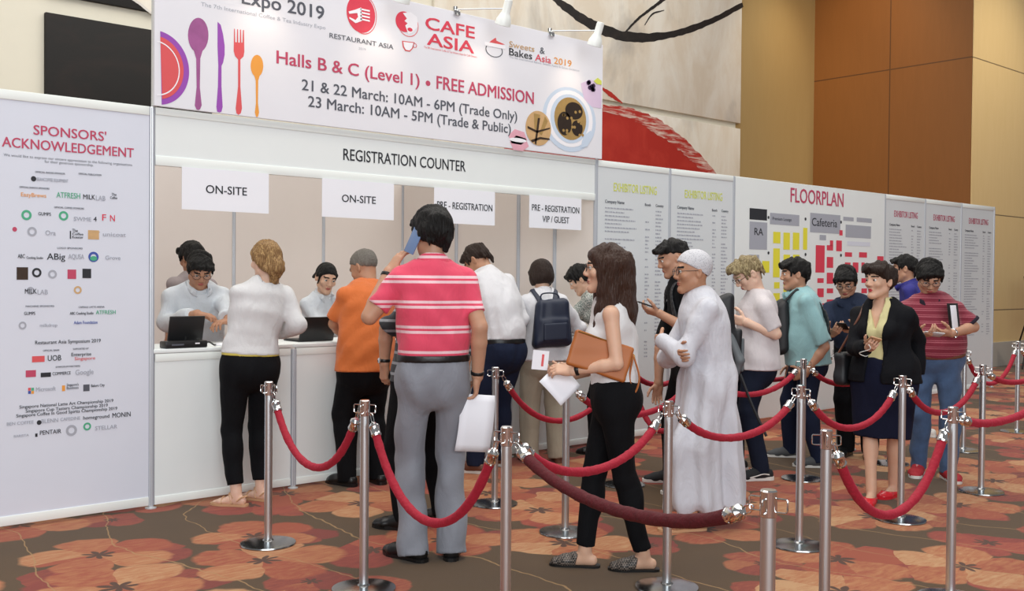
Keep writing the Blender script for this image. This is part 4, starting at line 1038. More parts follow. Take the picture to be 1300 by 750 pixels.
# ---- counters
cg = 'white counter units of the registration booth'
for i, lab in enumerate(('white counter unit next to the sponsors board, under the glasses man', 'white counter unit in front of the man in orange', 'white counter unit behind the man in the pink shirt', 'white counter unit nearest the listing boards')):
    x0 = PW * i; t = thing('counter_unit', lab, 'counter', (x0, 0, 0), 0, cg)
    MB().box((.02, -.008, .07), (PW - .02, .008, .965)).build('front_panel', M['white_board'], t, smooth=False)
    MB().box((.02, -.013, .02), (PW - .02, .013, .07), .003).build('bottom_rail', M['white_rail'], t); MB().box((.02, -.013, .915), (PW - .02, .013, .965), .003).build('top_rail', M['white_rail'], t)
    MB().box((.004, -.016, .967), (PW - .004, .52, .992), .004).build('worktop', M['white_board'], t)
for i in (1, 2, 3):
    post(PW * i, ('aluminium post on the counter front beside the woman in white', 'aluminium post on the counter front behind the pink-shirted man', 'aluminium post on the counter front behind the navy backpack')[i - 1], y=-.012, top=.96)
# ---- booth interior: back boards and right side boards
BD = 2.92
inner = plain('booth_lining', '#ddd5cf', .6, var=.02)
for i in range(-1, 4):
    t = board('lining_board', 'plain white board lining the back of the booth', 'display board', PW * i, PW * (i + 1), inner, y=BD, group='plain lining boards at the back of the booth', rail=.02)
for i in range(0, 5):
    post(PW * i, 'aluminium post between the back lining boards inside the booth', y=BD)['group'] = 'posts inside the booth'
for i, (ya, yb) in enumerate(((.0, 1.0), (1.0, 1.95), (1.95, 2.9))):
    t = thing('side_board', ('white side board of the booth nearest the counter', 'white side board in the middle of the booth side', 'pale side board beside the back corner of the booth')[i], 'display board', (PW * 4, ya, 0))
    MB().box((-.008, .018, .02), (.008, yb - ya - .018, 2.5)).build('panel_face', inner, t, smooth=False)
    for z in (.02, 2.46): MB().box((-.012, .018, z), (.012, yb - ya - .018, z + .04), .003).build('rail', M['white_rail'], t)
for y, l in ((.5, 'slim post on the booth side wall nearest the counter'), (1.0, 'second post along the booth side wall'), (1.95, 'post along the booth side wall behind the pre-registration card')): post(PW * 4 - .012, l, y=y)
# ---- fascia and hanging cards
t = thing('fascia_board', 'white fascia reading registration counter over the booth opening', 'fascia', (0, 0, 0))
MB().box((.02, -.008, 2.20), (PW * 4 - .02, .008, 2.455)).build('panel_face', M['white_board'], t, smooth=False)
MB().box((.02, -.014, 2.14), (PW * 4 - .02, .014, 2.20), .003).build('bottom_rail', M['white_rail'], t); MB().box((.02, -.014, 2.455), (PW * 4 - .02, .014, 2.5), .003).build('top_rail', M['white_rail'], t)
p = Print(t); p.text('REGISTRATION COUNTER', 435, 204, 590, 217, 14.5, 'ink_dark', .006); p.done()
def card(lab, x0, lines, group='white cards hanging under the fascia'):
    t = thing('hanging_card', lab, 'sign', (x0, -.022, 1.875), 0, group); MB().box((0, -.002, 0), (.605, .002, .268)).build('card', M['paper'], t, smooth=False)
    mb = MB()
    for s_, z, w in lines: text_mesh(mb.bm, s_, .3025 - w / 2, z, .3025 + w / 2, .052, -.0028, .008)
    mb.build('lettering', M['ink_dark'], t, smooth=False)
    return t
card('white card reading on-site hanging above the man with glasses', .185, (('ON-SITE', .112, .285),))
card('white card reading on-site hanging beside the pink-shirted man', 1.20, (('ON-SITE', .112, .285),))
card('white card reading pre-registration behind the pink-shirted man', 2.176, (('PRE - REGISTRATION', .112, .55),))
card('white card reading pre-registration VIP guest at the right end', 3.155, (('PRE - REGISTRATION', .142, .55), ('VIP / GUEST', .052, .31)))
# ---- banner above the fascia
BY = -.03
t = thing('banner', 'wide printed banner with event dates over the registration counter', 'banner', (0, BY, 0))
MB().box((0, -.012, 2.505), (PW * 4 + .03, .012, 3.50), .002).build('banner_sheet', plain('banner_print', '#e6e7ee', .5, var=.02), t, smooth=False)
for x in (.0, PW * 4): MB().box((x, .012, 2.505), (x + .03, .04, 3.5)).build('support_bar', M['post_metal'], t)
p = Print(t, y=BY, lift=.0135)
def outline(cx, cy, pts): return [(cx + a, cy + b) for a, b in pts]
def spoon(cx, top, bot, bw, bh, mat):
    cy = top + bh / 2; pts = []
    for i in range(25):
        a = math.radians(115 + i * (310 / 24)); pts.append((cx - bw / 2 * math.sin(a) * 1.0, cy + bh / 2 * math.cos(a) * (-1) * -1))
    pts = [(cx + bw / 2 * math.sin(a), cy - bh / 2 * math.cos(a)) for a in np.linspace(math.radians(-155), math.radians(155), 25)]
    w = bw * .1; pts += [(cx + w, top + bh + bw * .3), (cx + w * .8, bot - 30 * bw / 27), (cx + w * 1.7, bot - 6), (cx + w * .9, bot - 1), (cx, bot), (cx - w * .9, bot - 1), (cx - w * 1.7, bot - 6), (cx - w * .8, bot - 30 * bw / 27), (cx - w, top + bh + bw * .3)]
    p.poly(pts, mat)
p.disc(198, 86, 41, 47, 'ink_purple', 48, -math.pi / 2 + .15, math.pi / 2 - .1); p.disc(198, 86, 34, 40, 'ink_coral', 48, -math.pi / 2 + .2, math.pi / 2 - .12, up=.0012); p.arc(196, 86.5, 31, 35, 1.4, 'ink_white', up=.002)
M['ink_mauve'] = plain('ink_mauve', '#a05a92', .5, var=.3, vscale=12); M['ink_plum'] = plain('ink_plum', '#8a6f9c', .5, var=.2, vscale=9)
spoon(250.5, 23, 140, 26, 44, 'ink_mauve'); spoon(325, 70, 149, 16, 28, 'ink_orange')
p.poly([(275, 28), (279, 32), (282, 44), (284, 58), (284, 70), (282, 80), (280, 84), (280, 110), (281.5, 136), (280, 142), (277.5, 143), (274.5, 142), (273.5, 136), (275.5, 110), (276, 84), (275, 60)], 'ink_purple')
p.poly([(296, 37), (297, 37), (297.5, 54), (299.5, 54), (299.8, 37.5), (301, 37.5), (301.3, 54.5), (303.3, 54.5), (303.6, 38), (304.8, 38), (305.2, 54.5), (306.6, 54.5), (307.2, 38.5), (308.5, 38.5), (309, 66), (308, 72), (304, 76), (304, 84), (304, 110), (306, 138), (304.5, 144), (301.5, 146), (299, 144), (298, 138), (301, 110), (301, 84), (301, 76), (297, 71), (295.5, 65)], 'ink_coral')
p.text('Expo 2019', 306, 8, 410, 22, 17, 'ink_grey', .014); p.text('The 7th International Coffee & Tea Industry Expo', 254, 9, 412, 37, 5, 'ink_light')
p.text('Halls B & C (Level 1)', 350, 81, 531, 109, 16, 'ink_pink', .014); p.disc(542, 106, 3, 3.4, 'ink_pink'); p.text('FREE ADMISSION', 553, 114, 676, 131, 16, 'ink_pink', .014)
p.text('21 & 22 March: 10AM - 6PM (Trade Only)', 382, 116, 655, 152, 13.5, 'ink_grey', .010); p.text('23 March: 10AM - 5PM (Trade & Public)', 390, 137, 647, 168, 13.5, 'ink_grey', .010)
p.disc(457, 18, 18, 24, 'ink_red'); p.ring(460, 19, 17, .8, 'ink_coral', rv=25)
for k in range(4): p.poly([(456, 11 + 4.2 * k), (468, 13.5 + 4.2 * k), (468, 15.5 + 4.2 * k), (456, 13 + 4.2 * k)], 'ink_white', up=.002)
p.poly([(441, 15), (449, 13), (457, 10), (458, 27), (450, 30), (442, 24), (442, 22), (450, 26), (453, 22), (452, 17), (442, 18)], 'ink_white', up=.002)
p.text('RESTAURANT ASIA', 417, 47, 498, 64, 6, 'ink_grey', .004); p.text('2019', 454, 62, 463, 66, 3, 'ink_light')
p.disc(512, 28, 11, 13, 'ink_red'); p.poly([(510, 17), (520, 16), (528, 22), (529, 34), (523, 41), (517, 44), (513, 33), (516, 30), (512, 27), (515, 24)], 'ink_white', up=.0012); p.disc(519, 38, 3.2, 2.4, 'ink_red', up=.002); p.ring(517, 32, 13, .8, 'ink_coral', rv=15)
p.poly([(509, 52), (525, 54), (523, 62), (519, 66), (513, 65), (510, 60)], 'ink_coral'); p.poly([(510.5, 53.4), (523.5, 55), (521.5, 61.5), (518.5, 64.4), (513.8, 63.6), (511.4, 59.4)], 'ink_white', up=.0012); p.ring(525, 58, 3, .8, 'ink_coral')
p.text('CAFE', 539, 37, 601, 49, 15, 'ink_red', .02); p.text('ASIA', 541, 57, 600, 68, 15, 'ink_red', .02); p.text('The 8th International Coffee & Tea Industry Expo for Café Owners', 537, 61, 604, 74, 2.6, 'ink_coral')
p.poly([(616, 58), (622, 52), (628, 48), (629, 52), (640, 57), (630, 57)], 'ink_coral'); p.ring(626, 64, 11, 1.2, 'ink_grey', rv=9); p.poly([(614, 53), (640, 58), (640, 63), (614, 58)], 'ink_white', up=.0012)
p.text('Sweets', 645, 60, 677, 66, 7.4, 'ink_tan', .006); p.text('&', 684, 68, 690, 69, 8, 'ink_grey', .008); p.text('Bakes', 645, 70, 674, 76, 9, 'ink_dark', .010); p.text('Asia', 678, 77, 698, 81, 8.4, 'ink_red', .010); p.text('2019', 702, 81, 724, 85, 8, 'ink_orange', .010); p.text('The 4th International Bakery, Sweets, Pastry & Gelato Exhibition', 645, 73, 734, 92, 2.6, 'ink_light')
# printed treats
M['ink_macaron'] = plain('ink_macaron', '#e3a9b9', .5, var=.12, vscale=25); M['ink_coffee'] = plain('ink_coffee', '#2a1c12', .5, var=.25, vscale=30); M['ink_foam'] = plain('ink_foam', '#a98a52', .5, var=.2, vscale=30)
p.disc(722, 152, 33, 41, 'ink_sky'); p.disc(722, 151, 29, 36, 'ink_white', up=.0012); p.disc(722, 151, 24, 31, 'ink_sky', up=.0018); p.disc(722.5, 151, 20, 27, 'ink_foam', up=.0024); p.disc(715, 157, 9, 15, 'ink_coffee', up=.003); p.disc(727, 141, 11, 11, 'ink_coffee', up=.003); p.disc(731, 163, 7, 10, 'ink_coffee', up=.003)
for k in range(16): p.disc(726 + 11 * math.cos(k * 1.9) + rnd.uniform(-3, 3), 157 + 15 * math.sin(k * 1.1), 1.6, 1.9, 'ink_foam', 10, up=.0036)
p.poly([(740, 172), (748, 166), (752, 172), (744, 186), (736, 188), (737, 180)], 'ink_sky', up=.003)
p.disc(682, 163, 16, 22, 'ink_tan', up=.002); p.poly([(676, 144), (684, 146), (682, 165), (677, 168)], 'ink_foam', up=.003); p.poly([(690, 148), (694, 154), (686, 172), (683, 170)], 'ink_foam', up=.003)
for q in ([(668, 160), (680, 166), (697, 162), (696, 164), (680, 169), (668, 163)], [(672, 178), (684, 174), (696, 176), (696, 178), (684, 177), (674, 181)], [(681, 150), (684, 150), (679, 184), (677, 182)]): p.poly(q, 'ink_brown', up=.0034)
for dx, dy in ((0, 0), (2, 8)): p.poly([(644 + dx, 172 + dy), (652 + dx, 164 + dy), (664 + dx, 168 + dy), (668 + dx, 178 + dy), (660 + dx, 184 + dy), (648 + dx, 182 + dy)], 'ink_macaron')
p.disc(656, 178, 11, 2.6, 'ink_white', up=.0012)
M['ink_lav'] = plain('ink_lavender', '#dcc8e2', .5, var=.08)
p.poly([(736, 106), (748, 101), (762, 106), (762, 138), (750, 136), (740, 126)], 'ink_lav'); M['ink_berry'] = plain('ink_berry', '#3a2546', .4, var=.3, vscale=60)
for k in range(7): p.disc(748.5 + 3.4 * math.cos(k), 109 + 5 * math.sin(k * 1.3), 2.4, 2.8, 'ink_berry', 12, up=.003)
p.poly([(752, 103), (757, 99), (762, 103), (762, 108), (756, 107)], 'ink_lime', up=.003)
p.done({k: 'printed_picture' for k in ('ink_purple', 'ink_mauve', 'ink_orange', 'ink_coral', 'ink_white', 'ink_sky', 'ink_foam', 'ink_coffee', 'ink_tan', 'ink_brown', 'ink_macaron', 'ink_lav', 'ink_berry', 'ink_lime')})
# ---- spot lamps on the banner's top edge
def lamp(lab, x, drop=0.0):
    t = thing('spot_lamp', lab, 'lamp', (x, BY, 3.5), 0, 'white spot lamps clipped to the banner top'); E = np.array([.22, -.34, -.03 + drop])
    MB().box((-.03, -.03, -.03), (.03, .03, .012), .006).build('clamp', M['chrome'], t); MB().lathe([(0, .012), (.018, .012), (.018, .04), (0, .045)], 12).build('knob', M['chrome'], t)
    MB().tube([(0, 0, .02), E + np.array([0, 0, .03])], .005, 8).build('arm', M['steel'], t)
    d = nrm([0, .42, -1]); mb = MB(); mb.lathe([(0, -.10), (.028, -.098), (.032, -.08), (.032, .0), (.040, .015), (.058, .055), (.062, .095), (.056, .098), (.050, .06)], 20, E, d); mb.build('lamp_head', M['white_rail'], t)
    mb = MB(); mb.lathe([(0, .088), (.05, .086), (.05, .08)], 20, E, d); N = Nodes('lamp_glow'); N.b.inputs['Emission Color'].default_value = (1, .8, .55, 1); N.b.inputs['Emission Strength'].default_value = 8; mb.build('bulb', N.m, t)
    p = np.array(t.location) + E + d * .12
    spot('lamp_beam', p, p + np.array([0, .34, -.62]), 3, (1.0, .80, .58), 95, 1, .03)
for x, lab in ((1.42, 'first spot lamp from the left on the banner edge'), (2.36, 'spot lamp on the banner edge above the cafe logo'), (3.36, 'spot lamp on the banner edge nearest its right end'), (.50, 'spot lamp on the banner edge above the cutlery print')): lamp(lab, x)

# ------------------------------------------------------------------ stanchions and velvet ropes
SZ = .885
def make_stanchion():
    t = thing('stanchion', 'polished steel stanchion', 'stanchion', (0, 0, 0), 0, 'steel rope stanchions of the queue')
    MB().lathe([(0, 0), (.148, 0), (.150, .004), (.148, .010), (.11, .017), (.03, .022), (.024, .03), (0, .03)], 40).build('base', M['steel_base'], t)
    MB().lathe([(0, .02), (.021, .02), (.021, SZ - .02), (.0, SZ - .02)], 24).build('pole', M['steel'], t)
    c = MB().lathe([(.021, SZ - .075), (.0235, SZ - .073), (.0235, SZ - .004), (.020, SZ), (0, SZ)], 24).build('cap', M['chrome'], t)
    for k in range(4):
        a = math.pi / 2 * k + .35; d = np.array([math.cos(a), math.sin(a), 0])
        MB().tube([d * .022 + UP * (SZ - .022), d * .050 + UP * (SZ - .022), d * .053 + UP * (SZ - .026), d * .053 + UP * (SZ - .056), d * .046 + UP * (SZ - .060), d * .022 + UP * (SZ - .060)], .0028, 6).build('hook_loop', M['chrome'], t)
    return t

SX = {}
proto = None
def stanchion(key, x, y, lab):
    global proto
    if proto is None: proto = make_stanchion(); t = proto
    else: t = copy_tree(proto)
    t.location = (x, y, 0); t.rotation_euler = (0, 0, rnd.uniform(-.3, .3)); t['label'] = lab; SX[key] = np.array([x, y, 0.0]); return t
for a in (('A', .15, -1.24, 'steel stanchion standing beside the woman in white at the counter'),
          ('B', .10, -2.26, 'steel stanchion in front of the man in orange'),
          ('C', .06, -3.31, 'steel stanchion in the foreground beside the grey trousers of the pink-shirted man'),
          ('G', -.16, -4.65, 'nearest short-looking stanchion at the bottom, end of the dark red rope'),
          ('J', .973, -4.13, 'foreground stanchion in front of the woman in the black jacket, base out of frame'),
          ('L', 2.078, -4.10, 'foreground stanchion in front of the man in jeans, base out of frame'),
          ('D', 1.74, -1.27, 'steel stanchion behind the pink-shirted man, near the navy-trousered man'),
          ('F', 1.21, -3.15, 'steel stanchion in front of the man in the white robe'),
          ('H', 2.36, -3.12, 'steel stanchion between the white robe and the black jacket'),
          ('K', 3.38, -3.17, 'steel stanchion just in front of the red flat shoes'),
          ('N', 4.61, -3.11, 'steel stanchion to the right of the man in jeans'),
          ('I', 4.03, -2.06, 'steel stanchion beside the man in the pale teal shirt'),
          ('Q', 1.575, -2.09, 'steel stanchion hidden behind the long-haired woman, base showing at her knee'),
          ('S', 2.85, -1.38, 'steel stanchion behind the long-haired woman, nearest the listing boards'),
          ('T', 2.80, -2.08, 'steel stanchion hidden behind the white robe'),
          ('U', 5.13, -2.15, 'steel stanchion seen between the red flat shoes and the jeans'),
          ('V', 5.45, -1.50, 'steel stanchion seen between the black trouser legs of the man in navy'),
          ('W', 3.98, -1.12, 'steel stanchion hidden behind the man in the white tee'),
          ('O', 6.23, -2.23, 'steel stanchion at the right hip of the man in the striped polo'),
          ('P', 7.76, -2.05, 'farthest steel stanchion, near the black easel')): stanchion(*a)
SX['X1'] = np.array([3.25, -4.05, 0]); SX['X2'] = np.array([5.85, -3.1, 0]); SX['X3'] = np.array([9.1, -2.0, 0])
velvet = Nodes('red_velvet'); _o = velvet.obj(); _n = velvet.noise(_o, 60, 3); velvet.base(velvet.mix(_n.outputs[0], lin('#8a0820'), lin('#a9142f'))); velvet.set(Roughness=.8); velvet.b.inputs['Sheen Weight'].default_value = .25; velvet.b.inputs['Sheen Tint'].default_value = (1, .1, .2, 1); velvet.bump(velvet.noise(_o, 45, 3).outputs[0], .35, .02); velvet = velvet.m
velvet_d = Nodes('dark_red_velvet'); _o = velvet_d.obj(); _n = velvet_d.noise(_o, 60, 3); velvet_d.base(velvet_d.mix(_n.outputs[0], lin('#43050f'), lin('#5e0a18'))); velvet_d.set(Roughness=.85); velvet_d.b.inputs['Sheen Weight'].default_value = .0; velvet_d.bump(velvet_d.noise(_o, 45, 3).outputs[0], .35, .02); velvet_d = velvet_d.m
def rope(a, b, sag, lab, mat=None, whole=1.0, r=.0195):
    A, B = SX[a], SX[b]; d = nrm(B - A); n = 40
    pa = A + d * .056 + UP * (SZ - .058); pb = B - d * .056 + UP * (SZ - .058)
    L = np.linalg.norm(pb - pa); ps = []
    kk = 1.9
    for i in range(n + 1):
        t = i / n; x = 2 * t - 1; ps.append(pa + (pb - pa) * t - UP * sag * (1 - (math.cosh(kk * x) - 1) / (math.cosh(kk) - 1)))
    s = [0]
    for i in range(n): s.append(s[-1] + np.linalg.norm(ps[i + 1] - ps[i]))
    at = lambda q: np.array([np.interp(q, s, [p[j] for p in ps]) for j in range(3)]); tot = s[-1]; o = (pa + pb) / 2 - UP * sag; o = np.array(o)
    t = thing('velvet_rope', lab, 'rope', o, 0, 'red velvet queue ropes')
    m = 46; qs = np.linspace(.075, tot - .075, m); rr = random.Random(len(lab) * 7 + int(sag * 100))
    MB().tube([at(q) - o for q in qs], [r * rr.uniform(.93, 1.07) for _ in qs], 14).build('cord', mat or velvet, t)
    for e in (0, 1):
        f = (lambda q: at(q)) if e == 0 else (lambda q: at(tot - q)); ax = nrm(f(.115) - f(.045))
        cap = MB().lathe([(0, 0), (.012, .0), (.017, .006), (.0235, .012), (.0245, .018), (.0225, .022), (.0225, .052), (.0245, .056), (.0225, .064), (.0, .064)], 18, f(.045) - o, ax).build('end_cap', M['chrome'], t)
        p0, p1 = f(0) - o, f(.05) - o; side = nrm(np.cross(ax, d)) if abs(ax[2]) < .99 else d; side = nrm(np.cross(ax, side)); c = p0 * .5 + p1 * .5
        MB().tube([c + (p1 - p0) * .52 * math.cos(w) + side * .011 * math.sin(w) for w in np.linspace(0, 2 * math.pi, 15)[:-1]], .0026, 6, closed=True).build('snap_hook', M['chrome'], cap)
    return t
for a in (('A', 'B', .33, 'red velvet rope hanging between the woman in white and the man in orange'),
          ('B', 'C', .41, 'red velvet rope hanging in front of the grey trousers'),
          ('C', 'F', .19, 'red velvet rope crossing in front of the long-haired woman at thigh height'),
          ('F', 'H', .17, 'red velvet rope hanging in front of the white robe and navy jeans'),
          ('H', 'K', .22, 'red velvet rope crossing the dark skirt of the woman in the black jacket'),
          ('K', 'N', .22, 'red velvet rope in front of the blue jeans'),
          ('N', 'X2', .10, 'red velvet rope running right from the stanchion beside the jeans'),
          ('J', 'L', .35, 'red velvet rope hanging low in front of the red flat shoes'),
          ('L', 'X1', .06, 'red velvet rope running right out of the photo at the front'),
          ('D', 'S', .33, 'red velvet rope looping in front of the khaki trousers'),
          ('Q', 'T', .20, 'red velvet rope seen low between the long-haired woman and the white robe'),
          ('T', 'I', .16, 'red velvet rope in front of the white tee man at hip height'),
          ('I', 'U', .16, 'red velvet rope in front of the black trousers of the man in navy'),
          ('S', 'W', .16, 'red velvet rope high between the clutch bag and the white robe'),
          ('S', 'T', .40, 'red velvet rope hanging steeply beside the clutch bag strap'),
          ('W', 'V', .20, 'red velvet rope close to the boards, behind the man in navy'),
          ('U', 'O', .2, 'red velvet rope behind the striped polo'),
          ('O', 'P', .30, 'red velvet rope at the right towards the easel'),
          ('P', 'X3', .20, 'farthest red velvet rope leaving the photo at the right')): rope(*a)
rope('C', 'G', .13, 'dark red velvet rope sweeping across the foreground to the nearest stanchion', velvet_d, r=.0215)
# ------------------------------------------------------------------ easel
b = at_floor(1270, 466); EX, EYY = float(b[0]) + .18, float(b[1]) - .55
t = thing('easel', 'black easel at the right edge against the straw-coloured wall', 'easel', (EX, EYY, 0))
dr = nrm([1, -.35, 0]); bk = np.array([-dr[1], dr[0], 0])
wd = .66; lt, rt_ = dr * -.08 + UP * 1.62 + bk * .0, dr * .08 + UP * 1.62
MB().tube([dr * -wd * .55, dr * -.06 + UP * 1.5], .014, 8).build('leg', M['dark_metal'], t); MB().tube([dr * wd * .55, dr * .06 + UP * 1.5], .014, 8).build('leg', M['dark_metal'], t); MB().tube([bk * .55, UP * 1.5], .014, 8).build('leg', M['dark_metal'], t)
for sx in (-1, 1): MB().tube([dr * sx * .05 + UP * 1.35, dr * (sx * .05 - .02) + UP * 1.72], .013, 8).build('prong', M['dark_metal'], t)
MB().tube([dr * -wd * .37 + UP * .46, dr * wd * .37 + UP * .46], .010, 8).build('crossbar', M['dark_metal'], t)
MB().tube([dr * -wd * .24 + UP * .80 - bk * .03, dr * wd * .24 + UP * .80 - bk * .03], .016, 8).build('ledge', M['dark_metal'], t)
n_ = nrm(-bk + UP * .18); u_ = nrm(UP - n_ * (UP @ n_)); t2 = thing('easel_board', 'black board with a white line resting on the easel', 'board', np.array([EX, EYY, 0]) - bk * .045 + UP * .82)
MB().obox(u_ * .37 + dr * .12, [dr, u_, n_], (.36, .36, .012), .004).build('panel', M['black_plastic'], t2); MB().obox(u_ * .37 + dr * .12 + n_ * .004, [dr, u_, n_], (.385, .385, .010), .004).build('frame', M['dark_metal'], t2)
MB().obox(u_ * .50 + dr * .12 + n_ * .016, [dr, u_, n_], (.22, .012, .001)).build('printed_line', M['ink_white'], t2)

# ------------------------------------------------------------------ the people in the hall
def striped(name, base, line, period, bands, phase=0.0, fold=.35):
    N = Nodes(name); o = N.obj(); x = N.n('SeparateXYZ'); N.l(o, x.inputs[0]); nz = N.noise(o, 14, 3)
    f = N.math('FRACT', N.math('DIVIDE', N.math('ADD', x.outputs[2], phase), period)); m = None
    for a, b in bands:
        q = N.math('MULTIPLY', N.math('GREATER_THAN', f, a), N.math('LESS_THAN', f, b)); m = q if m is None else N.math('MAXIMUM', m, q)
    c = N.mix(m, lin(base), lin(line)); N.base(N.mix(1.0, c, N.math('MULTIPLY_ADD', nz.outputs[0], .14, .93), 'MULTIPLY'))
    big = N.noise(N.scale(o, (1, 1, .45)), 9, 4, .5, .6); N.bump(N.math('MULTIPLY', big.outputs[0], fold), .8, .06); N.set(Roughness=.85); N.b.inputs['Sheen Weight'].default_value = .15; return N.m
def mottled(name, cols, scale):
    N = Nodes(name); o = N.obj(); v = N.n('TexVoronoi', i_Scale=scale); N.l(N.vmath('ADD', o, N.noise(o, scale, 2).outputs[1]).outputs[0], v.inputs['Vector']); r = N.n('ValToRGB'); e = r.color_ramp.elements
    e[0].color = (*lin(cols[0]), 1); e[1].color = (*lin(cols[-1]), 1); r.color_ramp.interpolation = 'CONSTANT'
    for i, c in enumerate(cols[1:-1]): q = e.new((i + 1) / len(cols)); q.color = (*lin(c), 1)
    c3 = N.n('SeparateColor'); N.l(v.outputs['Color'], c3.inputs[0]); N.l(c3.outputs[0], r.inputs[0]); N.base(r.outputs[0]); N.set(Roughness=.8); return N.m
K = {}
K['pink'] = striped('pink_striped_jersey', '#df4a66', '#efc9d0', .127, ((.0, .11), (.2, .31)), -1.045)
K['stripe_dark'] = striped('dark_striped_jersey', '#2a2c31', '#8f9196', .06, ((.0, .25),), .0)
K['maroon'] = striped('maroon_striped_jersey', '#7a1f33', '#b0606c', .046, ((.0, .12), (.3, .38)), .0)
K['white'] = cloth('white_cotton', '#d4d4d8', var=.04, fold=.5); K['white2'] = cloth('white_blouse', '#d6d6d7', var=.03); K['thobe'] = cloth('white_robe', '#cfd0d8', var=.03, fold=.6); K['staff'] = cloth('white_staff_shirt', '#d6dce2', var=.03, fold=.5)
K['orange'] = cloth('orange_pique', '#cf6c30'); K['black'] = cloth('black_cotton', '#0e0f12', var=.15); K['blackp'] = cloth('black_twill', '#0a0b0f', var=.15); K['navy'] = cloth('navy_cotton', '#1c2740', var=.12); K['navyp'] = cloth('navy_trouser', '#1a2238', var=.15)
K['grey'] = cloth('grey_suiting', '#858891', var=.06); K['khaki'] = cloth('khaki_cotton', '#a39a88'); K['teal'] = cloth('pale_teal_cotton', '#8fb9bd'); K['slate'] = cloth('slate_navy_shirt', '#252e42', var=.1); K['jeans'] = cloth('blue_denim', '#425a7c', var=.35); K['djeans'] = cloth('dark_denim', '#161d2e', var=.2)
K['jacket'] = cloth('black_jacket', '#0d0e13', var=.1); K['yellow'] = cloth('pale_yellow_blouse', '#cfc794'); K['skirt'] = cloth('navy_skirt', '#10142a', var=.1); K['tee'] = cloth('white_tee', '#cfc8ca', var=.04); K['mauve'] = cloth('mauve_grey_shirt', '#8f8484'); K['royal'] = cloth('royal_blue_shirt', '#2c2c7c')
K['floral'] = mottled('floral_print', ('#d8d8d2', '#8f9a92', '#3c4a48', '#c9c4bc', '#6a7470', '#e0e0da'), 26)
K['leather'] = plain('black_leather', '#141415', .35, var=.15); K['brownshoe'] = plain('brown_leather', '#6a4232', .5); K['tan'] = plain('tan_leather', '#c49a74', .5); K['red'] = plain('red_patent', '#d22432', .22); K['redcanvas'] = plain('red_canvas', '#a51f2b', .7); K['canvas'] = plain('black_canvas', '#1b1c1f', .8); K['rubber'] = plain('white_rubber', '#dfdcd6', .6); K['greyshoe'] = plain('grey_suede', '#4a4c4e', .8)
N = Nodes('woven_black_leather'); o_ = N.obj(); v_ = N.n('TexChecker', i_Scale=115.0); N.l(o_, v_.inputs['Vector']); N.base(N.mix(N.math('MULTIPLY', v_.outputs[1], .6), lin('#0c0c0d'), lin('#8f8177'))); N.set(Roughness=.5); K['woven'] = N.m
K['gold'] = plain('yellow_belt', '#cdbd5a', .45); K['clutch'] = plain('orange_tan_leather', '#a8602a', .5, var=.12, vscale=4); K['navynylon'] = plain('navy_nylon', '#1a2338', .55, var=.12); K['blacknylon'] = plain('black_nylon', '#191b1f', .55, var=.15); K['greynylon'] = plain('grey_nylon', '#62686c', .55); K['gold_metal'] = plain('gold_metal', '#c9a95f', .25, 1.0); K['phone_blue'] = plain('blue_grey_phone', '#6f86ad', .25); K['phone_white'] = plain('white_phone', '#d5d6d8', .25)
HN = HR
def fl(u, v): return at_floor(u, v)

# 1 ---- woman in white at the counter
p = Person('woman with tied blond hair in a white blouse and black trousers at the counter', 35, 1.66, 'f', feet=(fl(300, 642), fl(331, 635)), head=(337, 331), hd=.03, look=(50, 4, 0), toes={'L': 42, 'R': -30}, skin='pale', hips=(.0, -.02),
    arms={'L': dict(px=(303, 424), dd=.16, epx=(307, 408), edd=-.06, d=(-.5, .8, -.1), n=(.1, .1, -1), hint=(-.8, -.5, -.6), curl=(.4, .5, .3)), 'R': dict(px=(352, 424), dd=.26, epx=(377, 412), edd=.06, d=(-.5, .8, 0), n=(0, 0, -1))})
p.body(brows=HN['blond']); p.hair('tied', HN['blond']); p.top(K['white2'], 1.86, .13, e=.026, seed=3, amp=.010); p.trousers(K['blackp'], .135, e=.008, top=.16, taper=.98); p.belt(K['gold'], t=.13, e=.022, hw=.022); p.shoes('sandal', K['tan'], sole_h=.014)
# 2 ---- man in orange
p = Person('grey-haired man in an orange polo shirt leaning on the counter', 42, 1.72, 'm', feet=(fl(440, 616), fl(480, 613)), head=(462, 340), hd=.16, look=(58, 28, 0), skin='mid', bw=1.08, belly=.03, hips=(.0, -.05), neck=(0, .45, 1),
    arms={'L': dict(px=(441, 431), dd=.16, epx=(424, 411), edd=.02, d=(.2, .9, -.2), n=(.3, 0, -1)), 'R': dict(px=(492, 428), dd=.34, d=(-.3, .9, 0), n=(0, 0, -1), hint=(1, -.5, -.5))})
p.body(brows=HN['grey']); p.hair('crop', HN['grey']); p.top(K['orange'], .78, -.24, e=.018, collar=True, seed=5, flare=.05, amp=.008); p.trousers(K['blackp'], .03, e=.012, top=-.14, taper=1.14); p.shoes('closed', K['leather'])
